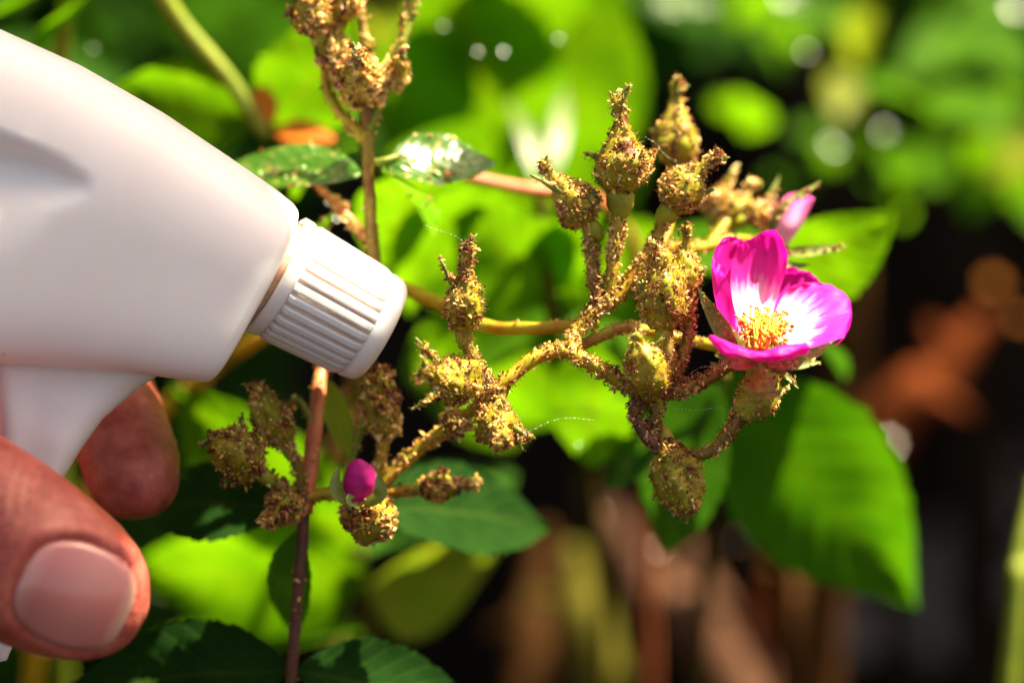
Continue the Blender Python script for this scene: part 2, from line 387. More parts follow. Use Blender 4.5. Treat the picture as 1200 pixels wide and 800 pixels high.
# ------------------------------------------------------------------ ground
def ground():
    xs = np.concatenate([np.linspace(-60, -4, 8), np.linspace(-3, 3, 61), np.linspace(4, 60, 8)])
    ys = np.concatenate([np.linspace(-60, -3, 8), np.linspace(-2, 4, 61), np.linspace(5, 90, 9)])
    V = []
    for y in ys:
        for x in xs:
            near = max(0, 1-(abs(x)/5)**4)*max(0, 1-(abs(y-1)/5)**4)
            V.append([x, y, near*(0.03*noise.noise(Vector((x*1.7, y*1.7, 0)))+0.018*noise.noise(Vector((x*6, y*6, 3))))])
    nx = len(xs); F = []
    for j in range(len(ys)-1):
        for i in range(nx-1):
            F.append([j*nx+i, j*nx+i+1, (j+1)*nx+i+1, (j+1)*nx+i])
    mk('ground', V, F, M['soil'], kind='structure', label='dark bare garden soil under the rose bushes')
ground()

# ------------------------------------------------------------------ leaves
def leaf_mesh(base, tip, width, normal, nu=15, nv=61, fold=0.22, droop=0.12, curl=0.0, serr=0.04, quilt=0.05, seed=0, twist=0.0, wmax=0.42, tipx=0.9):
    base = np.asarray(base); tip = np.asarray(tip); L = np.linalg.norm(tip-base); A = (tip-base)/L
    Nn = nrm(np.asarray(normal)-A*np.dot(normal, A)); S = np.cross(A, Nn)
    W = width*0.5; V = []; UV = []
    us = np.linspace(-1, 1, nu)
    for j in range(nv):
        v = j/(nv-1)
        if v < wmax: prof = math.sin(math.pi/2*(v/wmax))**0.75
        else: prof = max(0.0, math.cos(math.pi/2*((v-wmax)/(1-wmax)))**tipx)
        tooth = 1+serr*((((v+0.02*math.sin(v*37+seed))*15+seed) % 1.0)-0.5)*2*(0.6+0.8*abs(math.sin(v*23+seed)))
        mz = -droop*L*(v**2)*1.0+droop*L*0.25*math.sin(math.pi*v)
        for u in us:
            wob = W*prof*(tooth if abs(u) > 0.95 else 1)
            x = u*wob
            z = mz+abs(u)**1.3*fold*W*prof-curl*W*prof*u*u
            vein = math.cos((v*9-abs(u)*0.28*9)*2*math.pi)
            z += -quilt*W*vein*min(1, abs(u)*3)*(1-abs(u)**3)*0.5
            z += W*0.10*noise.noise(Vector((u*1.3, v*4, seed*3.1)))
            ct, st_ = math.cos(twist*v), math.sin(twist*v)
            p = base+A*(v*L)+S*(x*ct-z*st_)+Nn*(x*st_+z*ct)
            V.append(p); UV.append((u, v))
    F = [[j*nu+i, j*nu+i+1, (j+1)*nu+i+1, (j+1)*nu+i] for j in range(nv-1) for i in range(nu-1)]
    return np.array(V), F, np.array(UV)
def leaf(parent, b, t, wpx, normal=None, mat='leaf', name='leaflet', dew=0, crust=0, **k):
    """b, t: (px, py, depth mm) of base and tip; wpx: width in photo pixels"""
    B, T = at(*b), at(*t)
    dm = FOCUS+0.0005*(b[2]+t[2]); width = wpx*0.36*dm/1200
    nn = dirc(*(normal or (0.0, 0.55, -1.0)))
    V, F, UV = leaf_mesh(B, T, width, nn, seed=random.random()*10, **k)
    o = mk(name, V, F, M[mat], parent, uv=UV)
    if dew:
        P, Nn = sample(V, F, dew)
        flip = np.sign(Nn @ nn); Nn = Nn*flip[:, None]
        parts = []
        for p, n in zip(P, Nn):
            r = (0.12+0.5*random.random()**2.5)*MM; parts.append(dome(p, n, r))
        Vd, Fd = merge(parts); mk('dew', Vd, Fd, M['dew'], o, kind='stuff')
    if crust:
        P, Nn = sample(V, F, crust); Nn = Nn*np.sign(Nn @ nn)[:, None]
        Vc, Fc, cc = crumbs(P, Nn, (0.2, 0.5), 0.4, CW_LIT, 0.4); mk('crust', Vc, Fc, M['crust'], o, col=cc, smooth=False, kind='stuff')
    return o
def dome(p, n, r, seg=8):
    a = nrm(np.cross(n, [0.3, 0.5, 0.8])); b = np.cross(n, a); V = []; F = []
    for k, (h, q) in enumerate([(0.0, 1.0), (0.32, 0.86), (0.52, 0.5)]):
        for j in range(seg):
            t = 2*math.pi*j/seg; V.append(p+n*h*r+(a*math.cos(t)+b*math.sin(t))*q*r)
    V.append(p+n*r*0.6)
    for k in range(2):
        for j in range(seg):
            F.append([k*seg+j, k*seg+(j+1) % seg, (k+1)*seg+(j+1) % seg, (k+1)*seg+j])
    for j in range(seg): F.append([2*seg+j, 2*seg+(j+1) % seg, 3*seg])
    return np.array(V), F
def m_dew():
    m, t, b = newmat('dew'); b.inputs['Base Color'].default_value = (.20, .36, .06, 1); b.inputs['Roughness'].default_value = 0.2
    b.inputs['IOR'].default_value = 1.6; b.inputs['Specular IOR Level'].default_value = 1.0; return m
M['dew'] = m_dew()
HALF = nrm(TOSUN-FWD); HC = (float(HALF@RIGHT), float(HALF@UP), float(HALF@FWD))             # a leaf lying with this face up mirrors the sun to a viewer in front

def stem(parent, pts, r, mat='stem', crust=0, hair=0, n=26, seg=9, lump=0.25, name='stem', weights=CW_DARK, size=(0.16, 0.42), to_ground=False):
    P = [at(*p) for p in pts]
    R = [x*MM*0.76 for x in (r if isinstance(r, (list, tuple)) else [r]*len(P))]
    if to_ground:                      # carry the stem on down to the soil
        a, b = P[-2], P[-1]; d = nrm(b-a); d = nrm(d*0.5+np.array([0, 0.05, -1]))
        k = (P[-1][2]+0.01)/-d[2]
        e0 = P[-1]; P += [e0+d*k*q+np.array([0.004, 0.003, 0])*q for q in (.05, .13, .25, .45, .7, 1.0)]; R += [R[-1]*q for q in (1.03, 1.06, 1.1, 1.2, 1.35, 1.5)]; n += 36
    V, F = tube(P, R, n, seg, lump, random.random()*50)
    o = mk(name, V, F, M[mat], parent)
    if crust:
        Pp, Nn = sample(V, F, crust); Vc, Fc, cc = crumbs(Pp, Nn, size, 0.3, weights, 0.55)
        mk('crust', Vc, Fc, M['crust'], o, col=cc, smooth=False, kind='stuff')
    if hair:
        Pp, Nn = sample(V, F, hair); Vc, Fc, cc = bristles(Pp, Nn)
        mk('gland_hairs', Vc, Fc, M['hair'], o, col=cc, kind='stuff')
    return o

BUD_PROF = [(0.0, .35), (0.06, .62), (0.16, .92), (0.30, 1.0), (0.44, .88), (0.56, .60), (0.66, .36), (0.76, .25), (0.86, .22), (0.94, .25), (1.0, .10)]
def bud(parent, base, tip, hw, crust=420, hair=200, hip=0.5, mat='bud', weights=CW_DARK, size=(0.16, 0.42), horns=(), prof=None, label=None, top=None, crumb_clump=0.60):
    """rose bud: base and tip (px, py, depth), hw = half width in photo pixels"""
    B, T = at(*base), at(*tip); ax = T-B; L = np.linalg.norm(ax); A = ax/L
    Rm = 0.88*hw*0.36*(FOCUS+base[2]*MM)/1200
    ref = nrm(np.cross(A, [0.2, 0.9, 0.3])); S2 = np.cross(A, ref)
    pr = np.array(prof or BUD_PROF); n, seg = 26, 30; V = []; sd = random.random()*40
    lean = nrm(RNG.normal(size=3))*0.06*L
    for i in range(n):
        t = i/(n-1); r = np.interp(t, pr[:, 0], pr[:, 1])*Rm
        for j in range(seg):
            a = 2*math.pi*j/seg
            rr = r*(1+(0.03 if mat == 'petal_bud' else 0.10)*math.cos(5*a+t*1.5))
            d = ref*math.cos(a)+S2*math.sin(a)
            p = B+A*(t*L)+lean*math.sin(t*math.pi)+d*rr
            p = p+d*Rm*(0.03 if mat == 'petal_bud' else 1.0)*(0.20*noise.noise(Vector(p*520+sd))+0.16*noise.noise(Vector(p*1300+sd)))
            V.append(p)
    F = [[i*seg+j, i*seg+(j+1) % seg, (i+1)*seg+(j+1) % seg, (i+1)*seg+j] for i in range(n-1) for j in range(seg)]
    V.append(T+A*0.02*L); V.append(B)
    for j in range(seg):
        F.append([(n-1)*seg+j, (n-1)*seg+(j+1) % seg, n*seg]); F.append([(j+1) % seg, j, n*seg+1])
    V = np.array(V)
    o = mk('bud', V, F, M[mat], parent, label=label)
    if hip:
        hv, hf = tube([B-A*Rm*0.95, B-A*Rm*0.5, B-A*Rm*0.1, B+A*Rm*0.15], [Rm*hip*.55, Rm*hip, Rm*hip*1.05, Rm*hip*.7], 12, 14, 0.08)
        mk('hip', hv, hf, M['hip'], o)
    for _ in range(0 if mat == 'petal_bud' else 4):
        e_ = RNG.normal(size=3); e_ = nrm(e_-A*np.dot(e_, A)*0.6); t1 = random.uniform(.80, .97)
        p0 = B+A*(t1*L); p1 = p0+e_*Rm*random.uniform(.35, .75)+A*L*random.uniform(-.02, .16)
        sv, sf = tube([p0, (p0+p1)/2+A*Rm*.1, p1], [Rm*.16, Rm*.13, Rm*.03], 6, 5, .3, random.random()*9)
        mk('sepal_tip', sv, sf, M['sepal'], o); F = F+[[i+len(V) for i in f] for f in sf]; V = np.vstack([V, sv])
    for hx in horns:               # free sepal tips: (t along bud, angle px direction, length px)
        t0, ex, ey, ed = hx
        p0 = B+A*(t0*L); p1 = at(ex, ey, ed); md = (p0+p1)/2+nrm(RNG.normal(size=3))*L*0.06
        sv, sf = tube([p0, md, p1], [Rm*.26, Rm*.17, Rm*.05], 10, 7, 0.3, random.random()*9)
        so_ = mk('sepal', sv, sf, M['sepal'], o)
        V = np.vstack([V, sv]); F = F+[[i+len(V)-len(sv) for i in f] for f in sf]
    if crust:
        P, Nn = sample(V, F, crust); Vc, Fc, cc = crumbs(P, Nn, size, 0.55, weights, crumb_clump)
        mk('crust', Vc, Fc, M['crust'], o, col=cc, smooth=False, kind='stuff')
    if hair:
        P, Nn = sample(V, F, int(hair*1.6)); Vc, Fc, cc = bristles(P, Nn, (.45, 1.15), .05, .085)
        mk('gland_hairs', Vc, Fc, M['hair'], o, col=cc, kind='stuff')
    return o

def patch(ctrl, nu=26, nv=26, ripple=0.0, seed=0):
    C = np.array([[at(*p) for p in row] for row in ctrl])
    rows = np.array([catmull(r, nu) for r in C])
    G = np.array([catmull(rows[:, i], nv) for i in range(nu)]).transpose(1, 0, 2)
    V = G.reshape(-1, 3).copy()
    nvv = G.shape[0]
    if ripple:
        for j in range(nv):
            for i in range(nu):
                v = j/(nv-1); V[j*nu+i] += FWD*ripple*MM*v*noise.noise(Vector((i*0.28, j*0.13, seed)))+UP*ripple*0.5*MM*v*noise.noise(Vector((i*0.33, j*0.2, seed+9)))
    UV = np.array([[i/(nu-1), j/(nv-1)] for j in range(nv) for i in range(nu)])
    F = [[j*nu+i, j*nu+i+1, (j+1)*nu+i+1, (j+1)*nu+i] for j in range(nv-1) for i in range(nu-1)]
    return V, F, UV

# ================================================================== the spray bottle
PPM = 1200/(0.36*FOCUS*1000)                    # photo pixels per mm at the focal plane
YAW = math.radians(13)
OB = at(331, 326, 5)
AX2 = RIGHT*0.875-UP*0.483
BX = AX2*math.cos(YAW)+FWD*math.sin(YAW)
BZ = RIGHT*0.483+UP*0.875
BY = nrm(np.cross(BZ, BX))
def bl(u, y, v): return OB+(BX*u+BY*y+BZ*v)*MM
def bottle():
    root = empty('spray_bottle', bl(-62, 0, -200), 'white plastic trigger spray bottle with ribbed nozzle cap held by a hand', 'spray bottle')
    # ---- head: lofted shell, squarer below, rounder on top, with a thumb scallop in its side
    U = [-96, -94, -88, -76, -61, -45, -30, -16, -8, -4.6, -3.4, -3.0]
    TOP = [-14, -6, 2.5, 9.5, 13.0, 14.4, 14.2, 13.0, 12.2, 11.6, 11.0, 10.0]
    BOT = [-24, -30, -36, -41, -43.5, -39.5, -31.5, -25.2, -22.3, -21.0, -20.3, -19.2]
    WID = [5, 9, 13, 15.2, 16, 16, 15.6, 14.9, 14.4, 14.0, 13.4, 12.4]
    us = np.concatenate([np.linspace(-96, -8, 100), np.linspace(-7.6, -3.0, 18)])
    seg = 120; V = []
    for u in us:
        tp, bt, wd = (np.interp(u, U, a) for a in (TOP, BOT, WID))
        c = tp*0.55+bt*0.45; ht, hb = tp-c, c-bt
        for j in range(seg):
            a = 2*math.pi*j/seg; ca, sa = math.cos(a), math.sin(a)
            n_ = 2.3 if sa > 0 else 4.6
            e = 2/n_
            y = wd*math.copysign(abs(ca)**e, ca); v = c+(ht if sa > 0 else hb)*math.copysign(abs(sa)**e, sa)
            # scallop: a long lens shaped dent on each flank
            if abs(y) > wd*0.3:
                du, dv = u+59.0, v+11.0; q = (du*.928+dv*.372)/26.0; wv = (-du*.372+dv*.928)/6.4
                if abs(q) < 1:
                    hh = (1-q*q)**0.8
                    k = wv/max(hh, 1e-3)
                    if abs(k) < 1.25:
                        # steep above, shallow below
                        f = max(0, 1-((k-0.25)/0.95)**2) if k > 0.25 else max(0, 1-((k-0.25)/1.5)**2)
                        y -= math.copysign(5.2*hh*f, y)
            V.append(bl(u, y, v))
    n = len(us)
    F = [[i*seg+j, (i+1)*seg+j, (i+1)*seg+(j+1) % seg, i*seg+(j+1) % seg] for i in range(n-1) for j in range(seg)]
    F.append(list(range(seg))); F.append(list(range((n-1)*seg, n*seg))[::-1])
    mk('sprayer_head', V, F, M['plastic'], root)
    # ---- collar and ribbed nozzle cap
    def lathe(prof, seg=96, inner=True):
        V = []; F = []
        for (u, r) in prof:
            for j in range(seg):
                a = 2*math.pi*j/seg; V.append(bl(u, r*math.cos(a), r*math.sin(a)))
        for i in range(len(prof)-1):
            for j in range(seg): F.append([i*seg+j, (i+1)*seg+j, (i+1)*seg+(j+1) % seg, i*seg+(j+1) % seg])
        return np.array(V), F
    V, F = lathe([(-3.4, 8), (-2.9, 9.3), (-1.6, 9.3), (-1.4, 8)]); mk('collar', V, F, M['groove'], root)
    V, F = lathe([(-1.5, 8.0), (-1.5, 10.1), (-1.2, 10.5), (0.2, 10.45), (0.6, 10.3), (0.9, 9.75), (1.2, 9.7), (15.4, 9.0), (15.7, 9.05), (16.0, 9.4), (17.6, 9.2), (18.3, 8.9), (18.8, 8.3), (18.9, 7.3), (18.2, 6.7), (11, 6.3), (11, 1.6), (16.0, 1.5), (16.2, 0.8), (15.2, 0.01)])
    cap = mk('nozzle_cap', V, F, M['plastic'], root)
    V, F = lathe([(1.0, 9.6), (1.05, 9.82), (15.3, 9.12), (15.5, 8.9)]); mk('grimy_grooves', V, F, M['groove_light'], cap)
    nrib = 30
    for k in range(nrib):
        a0 = 2*math.pi*k/nrib; hw = math.pi/nrib*0.68
        V = []
        for (u, r) in [(0.95, 10.0), (1.9, 10.4), (14.3, 9.72), (15.5, 9.3)]:
            for da, dr in ((-hw, -0.9), (-hw, -0.22), (-hw*0.55, 0.0), (hw*0.55, 0.0), (hw, -0.22), (hw, -0.9)):
                a = a0+da; V.append(bl(u, (r+dr)*math.cos(a), (r+dr)*math.sin(a)))
        F = [[i*6+j, (i+1)*6+j, (i+1)*6+j+1, i*6+j+1] for i in range(3) for j in range(5)]+[[0, 1, 2, 3, 4, 5][::-1], [18, 19, 20, 21, 22, 23]]
        mk('rib', V, F, M['plastic'], cap, smooth=False)
    # ---- trigger
    vs = [-18, -23.5, -27, -33.8, -39.7, -45, -55, -65, -72, -75.5, -77]
    fr = [-9.0, -10.2, -12.2, -14.8, -15.6, -15.8, -15.0, -12.6, -10.0, -9.6, -11]
    bk = [-46, -43, -40, -35, -31, -28, -24.5, -21, -17.5, -15.5, -13]
    wd = [4.0, 4.4, 5.4, 7.2, 7.9, 7.8, 7.4, 7.0, 6.4, 5.2, 2.5]
    V = []; seg = 48; vv = np.concatenate([np.linspace(-18, -70, 60), np.linspace(-70.5, -77, 14)])
    for v in vv:
        f_, b_, w_ = (np.interp(-v, -np.array(vs), a) for a in (fr, bk, wd))
        c = (f_+b_)/2; h = (f_-b_)/2
        for j in range(seg):
            a = 2*math.pi*j/seg; ca, sa = math.cos(a), math.sin(a); e = 2/3.4
            uu = c+h*math.copysign(abs(ca)**e, ca); yy = w_*math.copysign(abs(sa)**e, sa)
            # hollow flank between the two rails of the lever
            t = (uu-c)/max(h, .1); yy -= math.copysign(1.5*math.exp(-((t+0.05)/0.42)**2), yy) if abs(yy) > w_*0.5 else 0
            V.append(bl(uu, yy, v))
    n = len(vv)
    F = [[i*seg+j, i*seg+(j+1) % seg, (i+1)*seg+(j+1) % seg, (i+1)*seg+j] for i in range(n-1) for j in range(seg)]
    F.append(list(range(seg))[::-1]); F.append(list(range((n-1)*seg, n*seg)))
    mk('trigger', V, F, M['plastic'], root)
    # ---- neck ring and bottle below (out of the picture)
    def vlathe(name, prof, u0, sq=1.0, seg=64, ribs=0):
        V = []; F = []
        for (v, r) in prof:
            for j in range(seg):
                a = 2*math.pi*j/seg; rr = r*(1+(0.02 if ribs and j % 2 else 0)); V.append(bl(u0+rr*math.cos(a), rr*sq*math.sin(a), v))
        for i in range(len(prof)-1):
            for j in range(seg): F.append([i*seg+j, i*seg+(j+1) % seg, (i+1)*seg+(j+1) % seg, (i+1)*seg+j])
        F.append(list(range((len(prof)-1)*seg, len(prof)*seg)))
        mk(name, V, F, M['plastic'], root)
    vlathe('screw_collar', [(-38, 12), (-43, 13.2), (-44, 14), (-58, 14.3), (-59, 13)], -64, ribs=1)
    vlathe('bottle_body', [(-57, 11.5), (-64, 12), (-72, 16), (-84, 26), (-98, 33), (-112, 35), (-190, 35), (-197, 33), (-199, 28)], -64, 0.8)
def m_groove():
    m, t, b = newmat('dirty_groove'); c = ramp(t, noise_(t, 300, 4, 0.6, geo_pos(t)), [(0.3, (.42, .20, .09)), (0.7, (.66, .46, .34))])
    t.links.new(c, b.inputs['Base Color']); b.inputs['Roughness'].default_value = 0.6; return m
M['groove'] = m_groove()
M['groove_light'] = m_stem('cap_grooves', [(0.3, (.58, .42, .31)), (0.7, (.74, .62, .54))], scale=160, transl=0)
bottle()

# ================================================================== the hand
def sweep(pts, ra, rb, side, n=60, seg=40, nexp=2.2):
    """rounded limb: pts (px,py,depth); ra = half width along 'side', rb = half thickness (mm)"""
    C = catmull([at(*p) for p in pts], n); s = np.linspace(0, 1, len(ra))
    tt = np.linspace(0, 1, n); A = np.interp(tt, s, ra)*MM; B = np.interp(tt, s, rb)*MM
    k = np.hanning(9); k /= k.sum()
    A[4:-4] = np.convolve(A, k, 'valid'); B[4:-4] = np.convolve(B, k, 'valid')
    T = np.gradient(C, axis=0); T /= np.linalg.norm(T, axis=1)[:, None]
    V = []
    for i in range(n):
        S = nrm(side-T[i]*np.dot(side, T[i])); Q = np.cross(T[i], S)
        for j in range(seg):
            a = 2*math.pi*j/seg; e = 2/nexp; ca, sa = math.cos(a), math.sin(a)
            V.append(C[i]+S*A[i]*math.copysign(abs(ca)**e, ca)+Q*B[i]*math.copysign(abs(sa)**e, sa))
    F = [[i*seg+j, i*seg+(j+1) % seg, (i+1)*seg+(j+1) % seg, (i+1)*seg+j] for i in range(n-1) for j in range(seg)]
    V.append(C[0]); V.append(C[-1])
    for j in range(seg):
        F.append([n*seg, (j+1) % seg, j]); F.append([n*seg+1, (n-1)*seg+j, (n-1)*seg+(j+1) % seg])
    return np.array(V), F
def round_tip(ra, rb, k=7):
    """append a hemispherical run-out to the radius lists"""
    f = [math.sqrt(max(0, 1-(i/k)**2)) for i in range(1, k+1)]
    return ra+[ra[-1]*x for x in f], rb+[rb[-1]*x for x in f]
def hand():
    parts = []
    sideT = dirc(0.50, 0.86, 0.0)
    # thumb on the near side of the trigger
    tp = [(-330, 470, -8), (-230, 510, -14), (-130, 560, -19), (-40, 612, -21), (20, 648, -21), (70, 676, -20.5), (110, 694, -20), (140, 704, -19.6), (163, 710, -19.2), (176, 713, -19)]
    tv, tf = sweep(tp, [15, 15, 14.2, 14.3, 13.8, 12.7, 11.2, 9.2, 6.0, 0.6], [15, 13, 12, 11.4, 11, 10.2, 9.3, 7.8, 5.2, 0.6], sideT, n=90); parts.append((tv, tf))
    # fingers round the far side, index tip in front of the trigger
    def finger(p, r, side=dirc(1, 0.1, 0.2)):
        parts.append(sweep(p, r, [x*0.94 for x in r], side, n=60, seg=28))
    finger([(-260, 420, 50), (-120, 370, 50), (20, 385, 38), (105, 440, 27), (138, 500, 20), (152, 540, 15.5), (159, 565, 12), (163, 585, 9), (166, 604, 7)], [10, 9.6, 9.2, 8.8, 8.4, 8.2, 7.6, 5.6, 0.6])
    finger([(-300, 540, 52), (-170, 500, 50), (-50, 530, 44), (20, 590, 36), (55, 640, 26), (75, 672, 18), (88, 695, 13), (94, 708, 11)], [10, 9.8, 9.4, 9, 8.6, 8.2, 6, 0.6])
    finger([(-340, 660, 50), (-230, 640, 52), (-150, 690, 46), (-110, 745, 36), (-92, 790, 24), (-85, 815, 14), (-83, 830, 10)], [9.6, 9.4, 9, 8.6, 8.2, 6, 0.6])
    finger([(-380, 770, 46), (-290, 780, 48), (-225, 825, 42), (-195, 865, 32), (-182, 895, 22), (-178, 908, 16)], [8.6, 8.2, 7.8, 7.4, 6, 0.6])
    # palm, heel, wrist and forearm
    parts.append(sweep([(-250, 430, 44), (-330, 560, 36), (-420, 690, 30), (-520, 820, 26)], [17, 30, 33, 26], [11, 14, 15, 13], dirc(0.72, -0.6, 0.3), n=30, seg=30))
    parts.append(sweep([(-300, 600, 50), (-400, 720, 40), (-540, 850, 28)], [30, 34, 26], [12, 14, 16], dirc(0.6, -0.8, 0.1), n=24, seg=30))
    parts.append(sweep([(-310, 460, -4), (-380, 540, 8), (-470, 680, 18), (-560, 800, 24)], [14, 19, 22, 20], [14, 17, 18, 17], dirc(0.7, -0.7, 0), n=24, seg=28))
    parts.append(sweep([(-470, 760, 26), (-640, 940, 20), (-900, 1180, 10), (-1250, 1500, 0)], [25, 27, 33, 38], [18, 20, 26, 32], dirc(0.7, -0.7, 0), n=24, seg=28))
    V, F = merge(parts)
    me = bpy.data.meshes.new('tmp'); me.from_pydata(V.tolist(), [], F); tmp = bpy.data.objects.new('tmp', me); COL.objects.link(tmp)
    md = tmp.modifiers.new('r', 'REMESH'); md.mode = 'VOXEL'; md.voxel_size = 0.0009
    ms = tmp.modifiers.new('s', 'SMOOTH'); ms.factor = 0.5; ms.iterations = 8
    dg = bpy.context.evaluated_depsgraph_get(); ev = tmp.evaluated_get(dg); m2 = ev.to_mesh()
    nv = len(m2.vertices); P = np.empty(nv*3, np.float32); m2.vertices.foreach_get('co', P); P = P.reshape(-1, 3).astype(float)
    NN = np.empty(nv*3, np.float32); m2.vertices.foreach_get('normal', NN); NN = NN.reshape(-1, 3).astype(float)
    FF = [list(p.vertices) for p in m2.polygons]
    ev.to_mesh_clear(); bpy.data.objects.remove(tmp); bpy.data.meshes.remove(me)
    def outline(a, s, hl, hw):                       # nail outline: straight flanks, rounded root, flatter free edge
        return (np.abs(a/hl)**2.4+np.abs(s/hw)**3.0)**(1/2.7)
    plates = []
    def bed(c, ax, nn, hl, hw, name, lift, lipa, knuckle):
        nonlocal P
        ax = nrm(ax-nn*np.dot(ax, nn)); sd = np.cross(nn, ax)
        rel = P-c; a_ = rel@ax/MM; s_ = rel@sd/MM; n_ = rel@nn/MM; fc = NN@nn
        k = outline(a_, s_, hl, hw)
        m = (k < 1.05) & (fc > 0.15) & (np.abs(n_) < 9)
        A = np.stack([np.ones(m.sum()), a_[m], s_[m], a_[m]**2, s_[m]**2, a_[m]*s_[m]], 1)
        q = np.linalg.lstsq(A, n_[m], rcond=None)[0]
        near = (np.abs(n_-q[0]) < 9) & (fc > -0.1)
        dip = np.where(near & (k < 1.04), -0.65, 0.0)
        lip = np.where(near & (a_ < hl*0.75), lipa*np.exp(-((k-1.17)/0.085)**2), 0.0)
        fold = np.zeros(len(P))
        if knuckle: fold = near*np.exp(-((a_+hl+5.5)/3.6)**2)*0.5*np.sin(a_*3.3+0.02*s_*s_+np.sin(s_*0.7)*1.2)
        P = P+NN*((dip+lip+fold)[:, None]*MM)
        nu = nv_ = 33; V = []; UV = []
        for j in range(nv_):
            for i in range(nu):
                x = -1+2*i/(nu-1); y = -1+2*j/(nv_-1)
                e = (abs(x)**3.0+abs(y)**2.4)**(1/2.7) if (x or y) else 0; m_ = max(abs(x), abs(y)); f = (m_/e) if e > 0 else 1
                X, Y = x*f, y*f; a = Y*hl; s2 = X*hw
                z = q[0]+q[1]*a+q[2]*s2+q[3]*a*a+q[4]*s2*s2+q[5]*a*s2+lift
                edge = max(0, m_-0.90)/0.10; z -= (1.1 if Y < 0.6 else 0.6)*edge**2
                V.append(c+(ax*a+sd*s2+nn*z)*MM); UV.append((X*0.5+0.5, Y*0.5+0.5))
        F = [[j*nu+i, j*nu+i+1, (j+1)*nu+i+1, (j+1)*nu+i] for j in range(nv_-1) for i in range(nu-1)]
        plates.append((name, V, F, UV)); print('NAIL', name, q)
    bed(at(86, 704, -31.0), at(150, 735, -29)-at(30, 682, -32), dirc(0.12, -0.18, -1.0), 8.8, 8.2, 'thumbnail', 0.2, 0.45, True)
    ia = at(170, 600, 7)-at(146, 520, 24); inn = dirc(0.70, 0.05, 0.70); inn = nrm(inn-nrm(ia)*np.dot(inn, nrm(ia)))
    bed(at(203, 556, 21), ia, inn, 5.2, 5.0, 'fingernail', 0.15, 0.3, False)
    o = mk('hand', P, FF, M['skin'], None, label='hand squeezing the white spray trigger between thumb and curled fingers', cat='hand', origin=at(-520, 800, 25))
    for name, V, F, UV in plates: mk(name, V, F, M['nail'], o, uv=UV)
hand()

